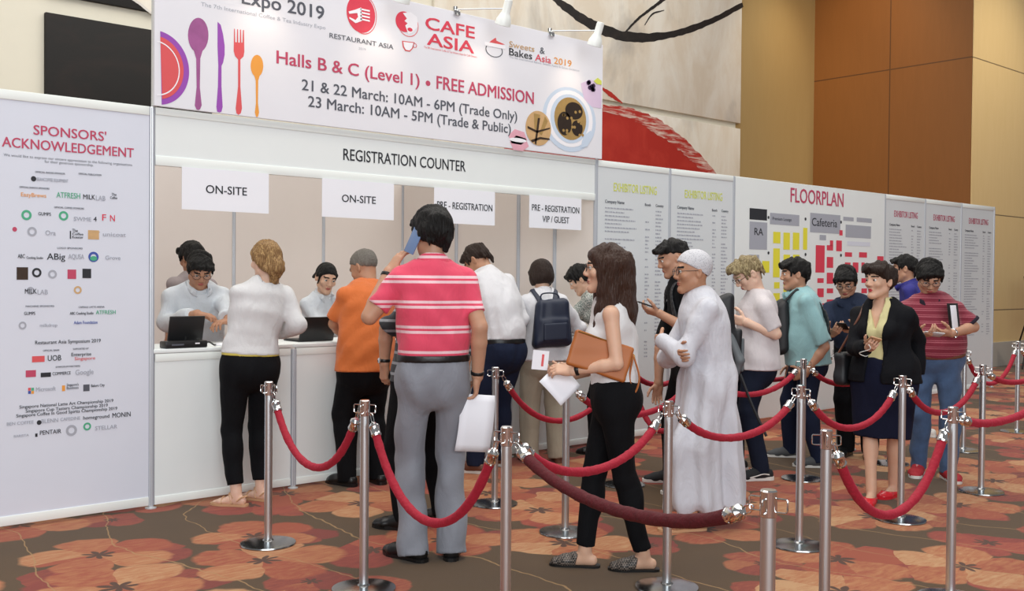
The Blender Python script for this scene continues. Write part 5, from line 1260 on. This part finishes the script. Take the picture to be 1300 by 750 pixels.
# 3 ---- man in pink
p = Person('tall man in a pink striped polo and grey trousers phoning', 14, 1.79, 'm', feet=(fl(524, 710), fl(573, 707)), head=(548, 297), look=(28, 2, 0), hd=.03, toes={'L': 35, 'R': 12}, bw=1.0, shoulder=.90,
    arms={'R': dict(px=(606, 478), dd=.02, epx=(609, 415), edd=-.05, d=(-.05, .15, -1), n=(-1, .2, 0), curl=(.45, .5, .35)), 'L': dict(px=(494, 345), dd=.04, epx=(469, 402), edd=-.06, d=(.52, .1, .8), n=(.8, .4, -.4), curl=(.15, .45, .3), thumb=.3)})
p.body(brows=HN['black']); p.hair('thick', HN['black']); p.top(K['pink'], .74, .165, e=.013, collar=True, seed=8, amp=.010); p.trousers(K['grey'], .025, e=.007, top=.150, flare=.022, seed=12, amp=.011, taper=1.05); p.belt(K['leather'], t=.150, e=.020, buckle=False); p.shoes('closed', K['leather'], sole_h=.018); p.watch('L', K['leather']); p.watch('R', K['leather']); p.glasses()
pk = p
# 4 ---- man behind the pink shirt
p = Person('man in a dark striped shirt mostly hidden behind the pink-shirted man', 40, 1.70, 'm', feet=(fl(513, 672), fl(560, 664)), head=(548, 352), hd=.12, look=(40, 40, 0), toes={'L': 30, 'R': 0}, skin='tan', hips=(-.03, -.02), neck=(0, .6, 1),
    arms={'L': dict(px=(488, 462), dd=-.04, epx=(490, 418), edd=-.05, d=(.1, .2, -1), n=(1, 0, .2), curl=(.5, .6, .4)), 'R': dict(hang=True)})
p.body(brows=HN['black']); p.hair('short', HN['black']); p.top(K['stripe_dark'], .95, -.12, e=.014, collar=True); p.trousers(K['blackp'], .05, e=.012, top=-.02); p.shoes('closed', K['leather']); p.watch('L', K['leather'], M['chrome'])
# 5 ---- man in white shirt
p = Person('man in a white shirt and navy trousers bending over the counter', 48, 1.74, 'm', feet=(fl(603, 600), fl(636, 591)), head=(606, 331), hd=.30, look=(62, 42, 0), toes={'L': 20, 'R': 0}, skin='mid', hips=(.05, -.10), neck=(0, .8, .8),
    arms={'L': dict(px=(606, 418), dd=.42, d=(0, 1, -.2), n=(0, 0, -1)), 'R': dict(px=(636, 412), dd=.38, epx=(662, 404), edd=.12, d=(-.4, 1, 0), n=(0, 0, -1))})
p.body(brows=HN['dark']); p.hair('short', HN['dark']); p.top(K['white'], 1.85, .085, e=.022, collar=True, seed=21, amp=.012); p.trousers(K['navyp'], .05, e=.014, top=.09); p.belt(K['leather'], t=.075, e=.026, buckle=False); p.shoes('closed', K['brownshoe'], K['rubber'])
# 6 ---- backpack woman
p = Person('woman with a black bob, white shirt and khaki trousers wearing a navy backpack', 16, 1.62, 'f', feet=(fl(672, 586), fl(708, 586)), head=(687, 350), hd=.06, look=(24, 24, 0), skin='fair', hips=(0, -.02), neck=(0, .4, 1),
    arms={'L': dict(px=(672, 420), dd=.32, d=(.2, 1, 0), n=(0, 0, -1), hint=(-1, -.4, -.6)), 'R': dict(px=(706, 418), dd=.32, d=(-.2, 1, 0), n=(0, 0, -1), hint=(1, -.4, -.6))})
p.body(brows=HN['black']); p.hair('bob', HN['dark']); p.top(K['white'], 1.85, -.12, e=.022, collar=True, seed=24, flare=.10); p.trousers(K['khaki'], .03, e=.012, top=-.04, taper=1.25, flare=.012); p.shoes('closed', K['brownshoe'])
bw_ = p
# 7 ---- floral woman
p = Person('short-haired woman in a floral blouse bending at the far end of the counter', 62, 1.60, 'f', base=(3.70, -.34, 0), head=(737, 355), hd=.10, look=(80, 30, 0), skin='fair', hips=(0, -.08), neck=(0, .6, .9), arms={'L': dict(at=(-.12, .34, -.40), d=(0, 1, -.3), n=(0, 0, -1)), 'R': dict(at=(.06, .36, -.38), d=(0, 1, -.3), n=(0, 0, -1))})
p.body(brows=HN['black']); p.hair('thick', HN['black']); p.top(K['floral'], .9, -.12, e=.018); p.trousers(K['blackp'], .06, top=-.02); p.shoes('closed', K['leather'])
# 8 ---- long brown hair
p = Person('woman with long brown hair in a white top and black trousers holding a clutch', 84, 1.63, 'f', feet=(fl(817, 724), fl(742, 719)), head=(769, 342), hd=.0, look=(90, -2, 0), toes={'L': 4, 'R': 4}, skin='fair', hips=(.0, .0), neck=(0, .12, 1),
    arms={'L': dict(px=(727, 470), dd=-.15, epx=(783, 462), edd=-.20, d=(.12, 1, .05), n=(.6, .1, -.6), curl=(.35, .5, .35)), 'R': dict(px=(722, 478), dd=.02, d=(-.2, 1, .2), n=(-.3, 0, 1), hint=(.7, -.5, -1), curl=(.4, .45, .3))})
p.body(brows=HN['dark']); p.hair('long', HN['brown']); p.top(K['white2'], 0, .10, e=.010, seed=31, neckcut=(-.02, .09)); p.trousers(K['blackp'], .105, e=.006, top=.14, taper=.86); p.shoes('mule', K['woven'], K['leather'], sole_h=.012); p.watch('L', K['leather']); p.glasses()
bh = p
# 9 ---- robe
p = Person('man in a long white robe and white cap with folded arms', 90, 1.66, 'm', feet=(fl(878, 673), fl(914, 657)), head=(879, 345), hd=.0, look=(98, 3, 0), toes={'L': 10, 'R': -4}, skin='mid', neck=(0, .25, 1), hips=(0, 0),
    arms={'L': dict(px=(840, 431), dd=-.04, epx=(868, 452), edd=-.20, d=(.9, .2, -.1), n=(0, -1, 0), curl=(.4, .4, .3)), 'R': dict(px=(862, 448), dd=-.16, epx=(846, 455), edd=.16, d=(-1, .1, -.1), n=(0, -1, .2), curl=(.4, .4, .3))})
p.body(brows=HN['black']); p.hair('crop', HN['black'])
F = Field(); p.torso(F, -.15, .93, .024); c1 = p.sec(.93); F.seg(c1[0], p.sp_c(.985), c1[1] + .02, .075, c1[2] + .02, .07, lat=p.tr, k=.03, capb=True)
zb = .095; lo = p.sp_c(-.12); cb = (p.foot['L'] + p.foot['R']) / 2 * .75 + p.P * .25; cb[2] = zb; F.seg(lo, cb, .175, .180, .160, .235, lat=p.r, k=.06, capb=True)
for q in 'LR': F.seg(p.hipj[q], p.knee[q], .085, .09, k=.08); F.seg(p.knee[q], p.ank[q] + UP * .09, .095, .092, k=.09)
F.plane((0, 0, zb), UP, .003); F.ell(p.sec(-.05)[0] - p.f * .03, (.165, .125, .16), [p.r, p.f, UP], k=.06)
for q in 'LR':
    a = p.arm[q]; F.seg(p.N - p.sp * .045, p.S[q], .052, .056, k=.035); F.seg(p.S[q], a['E'], .060, .062, k=.03); F.seg(a['E'], a['W'], .060, .048, k=.02, capb=True)
w1 = wob(41, (13, 13, 7), .011); pr, pf, pb = p.r, p.f, p.B
def folds(X, Y, Z):
    x = (X - pb[0]) * pr[0] + (Y - pb[1]) * pr[1]; y = (X - pb[0]) * pf[0] + (Y - pb[1]) * pf[1]; th = np.arctan2(y, x)
    g = np.clip((1.05 - Z) / .5, 0, 1); return w1(X, Y, Z) * .8 + g * .020 * (np.sin(7 * th + 1.5 * np.sin(2.2 * Z) + .8) + .6 * np.sin(12 * th + 2 * np.sin(3 * Z)))
F.disp = folds; rb = mesh_obj('robe', [F.mesh(.0095)], K['thobe'], p.root, p.B)
Fc = Field(); nd = nrm(p.h(0, -.022, -.045) - p.N); Fc.seg(p.N - p.sp * .03, p.N + nd * .04, .080, .068, k=.01, capa=True, capb=True); mesh_obj('collar', [Fc.mesh(.006)], K['thobe'], rb, p.B)
h = p.h; F = Field(); F.ell(h(0, -.014, .034), (.082 * h.s, .102 * h.s, .092 * h.s), h.ax); F.plane(h(0, .085, .066), (0 * h.ax[0]) - .50 * h.ax[1] + .86 * h.ax[2], .004); N = Nodes('white_knit_cap'); o_ = N.obj(); v_ = N.n('TexVoronoi', i_Scale=95.0); N.l(o_, v_.inputs['Vector']); N.base(N.mix(N.math('LESS_THAN', v_.outputs[0], .28), lin('#c9c9ce'), lin('#a5a6ac'))); N.bump(v_.outputs[0], .3, .006); N.set(Roughness=.9); mesh_obj('cap', [F.mesh(.005)], N.m, p.root, p.B)
p.shoes('sandal', K['tan'], sole_h=.014); p.glasses()
# 10 ---- black tee
p = Person('man in a black tee and black trousers holding a phone behind the white robe', 92, 1.70, 'm', feet=(fl(876, 626), fl(852, 612)), head=(854, 328), hd=.05, look=(95, 18, 0), skin='tan', neck=(0, .35, 1), hips=(0, -.08), arms={'L': dict(px=(837, 398), dd=-.12, d=(.3, 1, .25), n=(.5, -.2, .8), hint=(-.4, -.5, -1), curl=(.5, .6, .4)), 'R': dict(px=(836, 486), dd=.12, epx=(838, 442), edd=.14, d=(0, .1, -1), n=(-1, 0, 0))})
p.body(brows=HN['black']); p.hair('undercut', HN['black']); p.top(K['black'], .8, -.12, e=.016); p.trousers(K['blackp'], .05, e=.014, top=-.02); p.shoes('closed', K['canvas'], K['rubber'])
bt = p
# 11 ---- white tee
p = Person('ash-blond man with glasses in a white tee and dark jeans looking down', 90, 1.74, 'm', feet=(fl(966, 609), fl(934, 597)), head=(949, 348), hd=.0, nl=.17, look=(98, 34, 0), toes={'L': 6, 'R': 4}, skin='pale', neck=(0, .55, 1), hips=(0, -.05),
    arms={'L': dict(px=(947, 409), dd=-.16, epx=(985, 424), edd=-.20, d=(.25, 1, .25), n=(.8, 0, .3), curl=(.6, .6, .4)), 'R': dict(px=(944, 408), dd=.08, d=(-.2, 1, .2), n=(-.8, 0, .3), hint=(.4, -.5, -1), curl=(.6, .6, .4))})
p.body(brows=HN['ash']); p.hair('swept', HN['ash']); p.top(K['tee'], .85, -.30, e=.018, seed=51, flare=.05); p.trousers(K['djeans'], .05, e=.006, top=-.20, taper=1.0); p.shoes('sneaker', K['canvas'], K['rubber'], laces=K['rubber'], stripe=K['rubber'], sole_h=.028); p.glasses()
wt = p
# 12 ---- teal
p = Person('dark-haired man in a pale teal shirt and navy trousers with a bag worn in front', 84, 1.67, 'm', feet=(fl(1040, 593), fl(1004, 580)), head=(1009, 348), hd=.0, look=(84, 4, 0), toes={'L': -6, 'R': 4}, skin='tan', bw=1.08, belly=.05, hips=(0, -.02),
    arms={'L': dict(px=(1022, 474), dd=-.20, epx=(1047, 440), edd=-.22, d=(.35, .9, -.3), n=(1, .2, 0), curl=(.5, .6, .4)), 'R': dict(hang=True)})
p.body(brows=HN['black']); p.hair('parted', HN['black']); p.top(K['teal'], .92, -.2, e=.02, collar=True, seed=61, flare=.05, wide=1.12); p.trousers(K['navyp'], .04, e=.008, top=-.1, taper=1.12); p.shoes('sneaker', K['greyshoe'], K['rubber'], sole_h=.02)
te = p
# 13 ---- navy shirt
p = Person('man with glasses in a dark navy shirt looking at his phone before the floor plan', 150, 1.67, 'm', feet=(fl(1104, 580), fl(1074, 578)), head=(1074, 357), hd=-.05, nl=.185, look=(152, 32, 0), skin='tan', neck=(0, .5, 1), bw=1.06, belly=.03,
    arms={'L': dict(px=(1086, 421), dd=-.34, d=(.7, .6, .2), n=(.4, -.3, .8), hint=(-.5, -.3, -1), curl=(.5, .6, .4)), 'R': dict(px=(1056, 424), dd=-.32, d=(-.5, .7, .3), n=(-.3, -.3, .8), hint=(.5, -.3, -1), curl=(.5, .6, .4))})
p.body(brows=HN['black']); p.hair('parted', HN['black']); p.top(K['slate'], 1.75, .06, e=.016, collar=True, seed=71); p.trousers(K['blackp'], .04, e=.018, top=.09, taper=1.1); p.belt(K['leather'], t=.08, e=.02); p.shoes('closed', K['leather']); p.glasses()
nv = p
# 14 ---- black jacket woman
p = Person('short-haired woman in a black jacket, pale yellow blouse and navy skirt with red flat shoes', 138, 1.60, 'f', feet=(fl(1134, 630), fl(1106, 638)), head=(1117, 357), hd=.0, nl=.165, look=(116, -2, 0), toes={'L': -8, 'R': -14}, skin='fair', bw=1.14, neck=(0, .2, 1),
    arms={'R': dict(px=(1104, 441), dd=-.26, d=(-.45, .8, .15), n=(-.5, -.2, .8), hint=(.8, -.4, -1), curl=(.5, .6, .4)), 'L': dict(px=(1163, 480), dd=.0, epx=(1166, 432), edd=.02, d=(0, .2, -1), n=(1, 0, 0), curl=(.5, .5, .4))})
p.body(brows=HN['dark'], lips=LIP_RED); p.hair('pixie', HN['dark']); p.top(K['yellow'], 0, .12, e=.008, neckcut=(-.01, .12), name='blouse', seed=81, opening=lambda F, p=p: F.seg(p.N + p.tf * .06, p.sec(.66)[0] + p.tf * (p.sec(.66)[2] + .02), .058, .008, .06, .03, lat=p.tr, op='s', k=.006)); p.skirt(K['skirt'], .42, top=.15, e=.014, w1=.185, d1=.15)
def lapel(F, p=p):
    c = p.sec(.55); g = c[0] + p.tf * (c[2] + .06); F.rbox(g - UP * .02, (.056, .10, .34), [p.tr, p.tf, UP], r=.02, op='s', k=.01); F.rbox(g + UP * .17, (.066, .12, .10), [p.tr, p.tf, UP], r=.02, op='s', k=.02)
jk = p.top(K['jacket'], 1.88, -.16, e=.024, opening=lapel, name='jacket', seed=82, flare=.06, neckcut=(.0, .05), neckr=1.12)
for sg in (-1, 1):
    c = p.sec(.60); a = c[0] + p.tr * sg * .070 + p.tf * (c[2] + .028); d_ = p.sec(.25); b_ = d_[0] + p.tr * sg * .062 + p.tf * (d_[2] + .030); t_ = p.N + p.tr * sg * .062 + p.tf * .03 - p.sp * .01
    F = Field(); F.seg(t_, a, .022, .030, .012, .012, lat=p.tr, k=.02); F.seg(a, b_, .030, .010, .012, .010, lat=p.tr, k=.02); mesh_obj('lapel', [F.mesh(.006)], K['jacket'], jk, p.B)
c = p.sec(.12); MB().lathe([(0, 0), (.009, 0), (.009, .004), (0, .005)], 12, c[0] + p.tf * (c[2] + .032) + p.tr * -.055 - p.B, p.tf).build('button', K['leather'], jk)
p.shoes('flat', K['red'], sole_h=.012); sw = p
# 15 ---- back of head
p = Person('man in a royal blue shirt seen from behind between the jacket and the striped polo', 62, 1.64, 'm', feet=(fl(1158, 556), fl(1176, 554)), head=(1148, 341), hd=.0, look=(66, 5, 0), skin='tan', arms={})
p.body(brows=HN['black']); p.hair('short', HN['black']); p.top(K['royal'], .9, -.12, collar=True); p.trousers(K['navyp'], .48, e=.02, top=-.02, name='shorts'); p.shoes('sneaker', K['rubber'], K['rubber'], laces=K['rubber'])
# 16 ---- maroon polo
p = Person('man with glasses in a maroon striped polo and blue jeans reading his phone', 164, 1.70, 'm', feet=(fl(1203, 608), fl(1166, 602)), head=(1180, 352), hd=-.04, nl=.180, shoulder=.93, look=(166, 32, 0), toes={'L': 14, 'R': 14}, skin='tan', neck=(0, .5, 1), bw=1.09, belly=.05,
    arms={'L': dict(px=(1208, 423), dd=-.30, epx=(1236, 415), edd=-.06, d=(.95, .35, .05), n=(.2, -.5, .8), curl=(.5, .6, .4)), 'R': dict(px=(1166, 425), dd=-.34, d=(-.6, .5, .1), n=(0, -.4, .9), hint=(.6, -.3, -1), curl=(.5, .6, .4))})
p.body(brows=HN['black']); p.hair('thick', HN['black']); p.top(K['maroon'], .85, .06, e=.018, collar=cloth('dark_collar', '#2b2530'), cuff=cloth('dark_cuff', '#2b2530'), seed=91, wide=1.08); p.trousers(K['jeans'], .05, e=.012, top=.07, taper=1.05, seed=92, amp=.010); p.belt(K['brownshoe'], t=.05, e=.026); p.shoes('sneaker', K['redcanvas'], K['rubber'], laces=K['rubber'], sole_h=.02); p.glasses(); p.watch('L', M['chrome'], M['chrome'])
mr = p
# 17-19 ---- staff behind the counter
b = on_wall(250, 400, .98); b[2] = 0
p = Person('staff man with glasses in a white shirt writing behind the counter', 214, 1.72, 'm', base=b, head=(254, 342), hd=-.22, look=(206, 34, 0), skin='mid', hipz=.84, neck=(0, .55, 1), bw=1.04,
    arms={'R': dict(px=(250, 398), dd=-.50, epx=(212, 411), edd=-.28, d=(-.8, .5, -.12), n=(-.2, .1, -1), curl=(.4, .5, .3)), 'L': dict(px=(290, 407), dd=-.44, epx=(284, 386), edd=-.12, d=(.9, .4, -.1), n=(.1, 0, -1), curl=(.5, .6, .4))})
p.body(brows=HN['black']); p.hair('parted', HN['black']); p.top(K['staff'], 1.85, .0, e=.022, collar=True, seed=101, amp=.012); p.trousers(K['blackp'], .04, top=.05); p.shoes('closed', K['leather']); p.glasses()
b = on_wall(236, 400, 1.95); b[2] = 0
p = Person('man in a mauve-grey shirt seen from behind, inside the booth at the left', 58, 1.70, 'm', base=b, head=(243, 328), look=(50, 12, 0), skin='mid', hipz=.80, bw=1.05, arms={})
p.body(brows=HN['black']); p.hair('thick', HN['black']); p.top(K['mauve'], .9, -.1, collar=True); p.trousers(K['blackp'], .04, top=-.02); p.shoes('closed', K['leather'])
b = on_wall(406, 400, 1.0); b[2] = 0
p = Person('staff woman with tied-back black hair in a white shirt behind the counter', 222, 1.60, 'f', base=b, head=(414, 353), hd=-.10, look=(212, 18, 6), skin='fair', hipz=.80, neck=(0, .45, 1), arms={'R': dict(at=(-.02, .36, -.34), d=(-.3, 1, -.2), n=(0, 0, -1)), 'L': dict(at=(.0, .38, -.34), d=(.3, 1, -.2), n=(0, 0, -1))})
p.body(brows=HN['black']); p.hair('bun', HN['black']); p.top(K['staff'], 1.85, -.05, e=.016, collar=True, seed=111); p.trousers(K['blackp'], .04, top=.02); p.shoes('closed', K['leather'])

# ------------------------------------------------------------------ things people hold or wear
def slab(name, lab, cat, c, ax, half, mat, bev=.003, extra=None):
    c = np.array(c); t = thing(name, lab, cat, c); MB().obox((0, 0, 0), ax, half, bev).build('body', mat, t)
    if extra: extra(t)
    return t
def phone(lab, c, d, n, mat, back=None):
    d = nrm(d); n = nrm(np.array(n) - d * (np.array(n) @ d)); s_ = np.cross(d, n); ax = [s_, d, n]; t = thing('phone', lab, 'phone', c, 0)
    MB().obox((0, 0, 0), ax, (.036, .075, .004), .003).build('case', mat, t); MB().obox(n * .0042, ax, (.033, .070, .0004)).build('screen', M['glass_dark'], t)
    cm = MB(); cm.lathe([(0, 0), (.0045, 0), (.0045, .0015), (0, .0015)], 10, -n * .004 + d * .058 + s_ * .02, -n); cm.build('camera_lens', M['black_plastic'], t); return t
h = pk.h
phone('blue-grey phone held to the ear of the pink-shirted man', at_depth(526, 304, pk.dep - .03), at_depth(530, 288, 5) - at_depth(515, 322, 5), RGT * .75 + FWD * .8, K['phone_blue'])
g = bt.arm['L']['grip']; phone('black phone held out behind the white robe', np.array(g) + UP * .02, bt.f + UP * .35, UP - bt.f * .4, M['black_plastic'])
phone('phone in the hands of the ash-blond man', at_depth(934, 402, wt.dep), wt.f + UP * .3, UP * 1.0 - wt.f * .7, M['black_plastic'])
phone('dark phone held by the man in the dark navy shirt', at_depth(1070, 414, nv.dep - .44), nv.f + UP * .4, UP - nv.f * .5, M['black_plastic'])
g = np.array(sw.arm['R']['grip']); phone('phone with a white cable in the hand of the woman in the black jacket', g + UP * .018, nrm(sw.f * .7 - sw.r * .6 + UP * .35), UP - sw.f * .5, K['tan'])
q0 = g + sw.f * .0; MB().tube([a - g for a in bezier([g + sw.f * .06, g - UP * .03 + sw.f * .04, at_depth(1091, 448, sw.dep - .25), at_depth(1100, 452, sw.dep - .22), at_depth(1104, 444, sw.dep - .20), at_depth(1096, 434, sw.dep - .19)], 8)], .0028, 6).build('cable', M['white_rail'], None, origin=None)
o = bpy.data.objects['cable']; o.location = g; tag(o, 'thin white charging cable looping from the phone of the woman in the jacket', 'cable')
phone('white phone in the hands of the man in the striped polo', at_depth(1184, 424, mr.dep - .40), nrm(mr.r * .9 + mr.f * .4 + UP * .1), UP - mr.f * .5, K['phone_white'])
# folder under the arm
c = at_depth(1211, 405, mr.dep - .24); t = thing('folder', 'black folder with white papers clamped under the arm of the polo man', 'folder', c)
a0 = nrm(RGT * .8 + FWD * .6); ax = [a0, nrm(UP - RGT * .12), nrm(np.cross(a0, UP))]
MB().obox((0, 0, 0), ax, (.060, .115, .009), .003).build('cover', M['black_plastic'], t); MB().obox(ax[0] * -.012 + ax[1] * .016 + ax[2] * .010, ax, (.036, .085, .004), .002).build('papers', M['paper'], t)
# papers
def sheet(lab, c, d, n, w, l, curve=.02):
    d = nrm(d); n = nrm(np.array(n) - d * (np.array(n) @ d)); s_ = np.cross(d, n); t = thing('paper_sheet', lab, 'paper', c); mb = MB(); k = 8
    gr = [[mb.bm.verts.new(Vector(s_ * w * (i / 4 - .5) + d * l * (j / k - .5) + n * curve * math.sin(math.pi * j / k))) for i in range(5)] for j in range(k + 1)]
    for j in range(k):
        for i in range(4): mb.bm.faces.new((gr[j][i], gr[j][i + 1], gr[j + 1][i + 1], gr[j + 1][i]))
    o = mb.build('sheet', M['paper'], t); m = o.modifiers.new('thickness', 'SOLIDIFY'); m.thickness = .0012; return t
sheet('white paper hanging from the right hand of the pink-shirted man', at_depth(603, 537, pk.dep + .03), -UP + RGT * -.10, -FWD + RGT * .4, .19, .30)
sheet('white sheet drooping from the hands of the long-haired woman', at_depth(711, 487, bh.dep - .08), RGT * .55 - UP * .6 , -FWD * .7 + UP * .5, .15, .16, .006)
c = at_depth(686, 457, bh.dep - .06); t = thing('card', 'white printed card held up by the long-haired woman', 'card', c); ax = [nrm(RGT * .97 - UP * .1 + FWD * .3), nrm(UP * 1 + RGT * .1), nrm(-FWD + RGT * .3)]
MB().obox((0, 0, 0), ax, (.042, .048, .001)).build('card', M['paper'], t); MB().obox(ax[2] * .0014 + ax[0] * .012, ax, (.006, .03, .0003)).build('printed_strip', M['ink_coral'], t)
sheet('white form on the counter under the hands of the glasses man', np.array([.62, .17, .995]), np.array([.5, 1, 0]), UP, .20, .26, .010)
# clutch
c = at_depth(762, 452, bh.dep - .165); ax0 = nrm(RGT * .93 - UP * .30 + FWD * .1); ax2 = nrm(-FWD + RGT * .12 + UP * .15); ax1 = np.cross(ax2, ax0)
t = thing('clutch_bag', 'orange-brown leather clutch held under the arm of the long-haired woman', 'bag', c); F = Field(); F.rbox((0, 0, 0), (.150, .088, .016), [ax0, ax1, ax2], r=.012); F.disp = wob(3, (20, 20, 20), .003); mesh_obj('pouch', [F.mesh(.006)], K['clutch'], t, (0, 0, 0)).location = (0, 0, 0)
MB().tube([ax0 * -.14 + ax1 * .080 + ax2 * .012, ax0 * .14 + ax1 * .080 + ax2 * .012], .004, 6).build('zip', K['gold_metal'], t)
e = ax0 * .150 + ax1 * .06; lp = bezier([e, e - UP * .03 + RGT * .012, e - UP * .12 + RGT * .035, e - UP * .19 + RGT * .012, e - UP * .12 - RGT * .012, e - UP * .03, e], 6); MB().tube(lp, .005, 6).build('wrist_strap', K['clutch'], t); MB().tube([e + ax0 * .012 * math.cos(w) + UP * .012 * math.sin(w) - UP * .012 for w in np.linspace(0, 6.28, 13)[:-1]], .003, 6, closed=True).build('ring', K['gold_metal'], t)
# backpacks
def backpack(lab, person, mat, side=-1, w=.155, hgt=.21, dpt=.085, drop=0.0, off=.10, trim=None, topw=.7, straps=True):
    p = person; c = p.sec(.50); y = c[2] + off; o = c[0] + p.tf * side * y - UP * drop; b = p.tf * side; t = thing('backpack', lab, 'backpack', o); A = [p.tr, b, nrm(p.sp)]
    F = Field(); F.rbox((0, 0, 0), (w, dpt, hgt), A, r=.05, taper=.10); F.rbox(b * dpt * .7 - A[2] * hgt * .30, (w * .80, dpt * .5, hgt * .52), A, r=.03, k=.02); F.disp = wob(7, (16, 16, 12), .006); m = mesh_obj('main_pocket', [F.mesh(.008)], mat, t, (0, 0, 0))
    z = MB(); z.tube(bezier([A[0] * -w * .9 + b * dpt * .62 - A[2] * .02, A[0] * -w * .72 + b * dpt * .62 + A[2] * hgt * .72, b * dpt * .62 + A[2] * hgt * .97, A[0] * w * .72 + b * dpt * .62 + A[2] * hgt * .72, A[0] * w * .9 + b * dpt * .62 - A[2] * .02], 8), .0045, 6); z.build('zip', M['black_plastic'], t)
    MB().tube(bezier([A[0] * -w * .80 * topw + A[2] * hgt * .95, A[0] * -w * .55 * topw + A[2] * (hgt + .045), A[0] * w * .55 * topw + A[2] * (hgt + .045), A[0] * w * .80 * topw + A[2] * hgt * .95], 6), .006, 8).build('handle', mat, t)
    f2 = Field(); f2.rbox(b * dpt * 1.22 - A[2] * hgt * .34, (w * .66, .012, hgt * .36), A, r=.010); mesh_obj('front_pocket', [f2.mesh(.007)], trim or mat, t, (0, 0, 0))
    if straps:
        for sg in (-1, 1):
            S = p.N - p.sp * .045 + p.tr * sg * .085 + p.sp * .050 - o; q = p.sec(.80); fr = q[0] - p.tf * side * (q[2] + .006) + p.tr * sg * .11 - o; q2 = p.sec(.30); lo = q2[0] - p.tf * side * (q2[2] * .4) + p.tr * sg * (q2[1] + .030) - o
            ps = bezier([A[2] * hgt * .80 - b * dpt * .6 + A[0] * sg * .055, S - p.tf * side * -.045, S + UP * .002, fr, lo + p.tf * side * -.05, A[2] * -hgt * .6 - b * dpt * .6 + A[0] * sg * w * .8], 8); F = Field()
            for i in range(len(ps) - 1): F.seg(ps[i], ps[i + 1], .024, .024, .0085, .0085, lat=p.tr if i < len(ps) * .62 else UP, k=.01)
            mesh_obj('strap', [F.mesh(.0065)], mat, t, (0, 0, 0))
    return t
backpack('navy backpack worn by the woman in the white shirt', bw_, K['navynylon'], -1, .145, .185, .060, .0, .085)
t = backpack('black and grey backpack worn behind the white robe', bt, K['blacknylon'], -1, .15, .30, .08, .17, .10, trim=K['greynylon'])
A = [bt.tr, -bt.tf, nrm(bt.sp)]
F = Field(); F.seg(A[0] * -.13 + A[1] * .05 + A[2] * .20, A[0] * -.14 + A[1] * .06 - A[2] * .12, .03, .03, k=.02); F.seg(A[0] * -.14 + A[1] * .06 - A[2] * .12, A[0] * -.11 + A[1] * .01 - A[2] * .22, .03, .02, k=.02); mesh_obj('side_panel', [F.mesh(.008)], K['greynylon'], t, (0, 0, 0))
MB().tube(bezier([A[0] * -.13 + A[1] * .03 - A[2] * .22, A[0] * -.15 + A[1] * .03 - A[2] * .45, A[0] * -.15 + A[1] * .05 - A[2] * .66], 6), .010, 6).build('loose_strap', K['blacknylon'], t)
backpack('black backpack worn on the chest of the man in the teal shirt', te, K['blacknylon'], 1, .13, .20, .060, .04, .075)
# shoulder bag of the jacket woman
o = sw.sec(.0)[0] + sw.r * .26 - sw.f * .02 - UP * .0; t = thing('shoulder_bag', 'black shoulder bag with a brown strap on the woman in the jacket', 'bag', o); A = [nrm(sw.f * .95 + sw.r * .1), nrm(sw.r), UP]
F = Field(); F.rbox((0, 0, 0), (.15, .045, .11), A, r=.03); F.disp = wob(9, (14, 14, 14), .006); mesh_obj('pouch', [F.mesh(.008)], K['blacknylon'], t, (0, 0, 0)); s_ = sw.S['R'] + UP * .072 - sw.tr * .045 - o
MB().tube(bezier([A[0] * -.13 + UP * .10, s_ - sw.f * .085 - UP * .10, s_, s_ + sw.f * .10 - UP * .09, A[0] * .13 + UP * .10], 8), .008, 6).build('strap', K['brownshoe'], t)
# desk devices
t = thing('tablet_computer', 'black tablet on a stand on the counter before the glasses man', 'computer', at_depth(245, 425, 6.55) * [1, 1, 0] + [0, 0, 1.0])
b = np.array([.27, .10, .993]); t.location = b; yv = np.array([.0, 1.0, 0]); xv = np.array([1.0, 0, 0])
tl = nrm(UP * .93 + yv * -.25); MB().obox(UP * .115 + yv * .0 - xv * .0, [xv, tl, np.cross(xv, tl)], (.118, .088, .007), .004).build('screen_shell', M['black_plastic'], t); MB().obox(UP * .135 + np.cross(xv, tl) * .0075 * (1 if np.cross(xv, tl)[1] < 0 else -1) - yv * .002, [xv, tl, np.cross(xv, tl)], (.022, .004, .0006)).build('badge', M['ink_light'], t)
MB().tube([UP * .005 + yv * .03, UP * .07 + yv * .012], .010, 8).build('stand', M['black_plastic'], t)
t = thing('card_printer', 'flat black card reader box on the counter under the tablet', 'reader', (.23, .045, .993)); mb = MB(); mb.box((-.14, -.05, 0), (.14, .05, .045), .008); mb.build('housing', M['black_plastic'], t); MB().box((.055, -.0515, .024), (.085, -.050, .032)).build('status_light', M['ink_white'], t); MB().box((-.10, -.0512, .018), (-.02, -.050, .028)).build('badge', M['ink_grey'], t); MB().tube(bezier([(.14, 0, .02), (.18, .02, .03), (.20, -.01, .012), (.23, .03, .008)], 6), .006, 6).build('cable', M['black_plastic'], t)
t = thing('laptop', 'black laptop open on the counter before the staff woman', 'computer', (1.26, .17, .993)); MB().box((-.14, -.02, 0), (.14, .20, .016), .004).build('base', M['black_plastic'], t); tl = nrm(UP * .95 - yv * .30); MB().obox(UP * .09 - yv * .045, [xv, tl, np.cross(xv, tl)], (.14, .09, .005), .003).build('screen', M['black_plastic'], t)
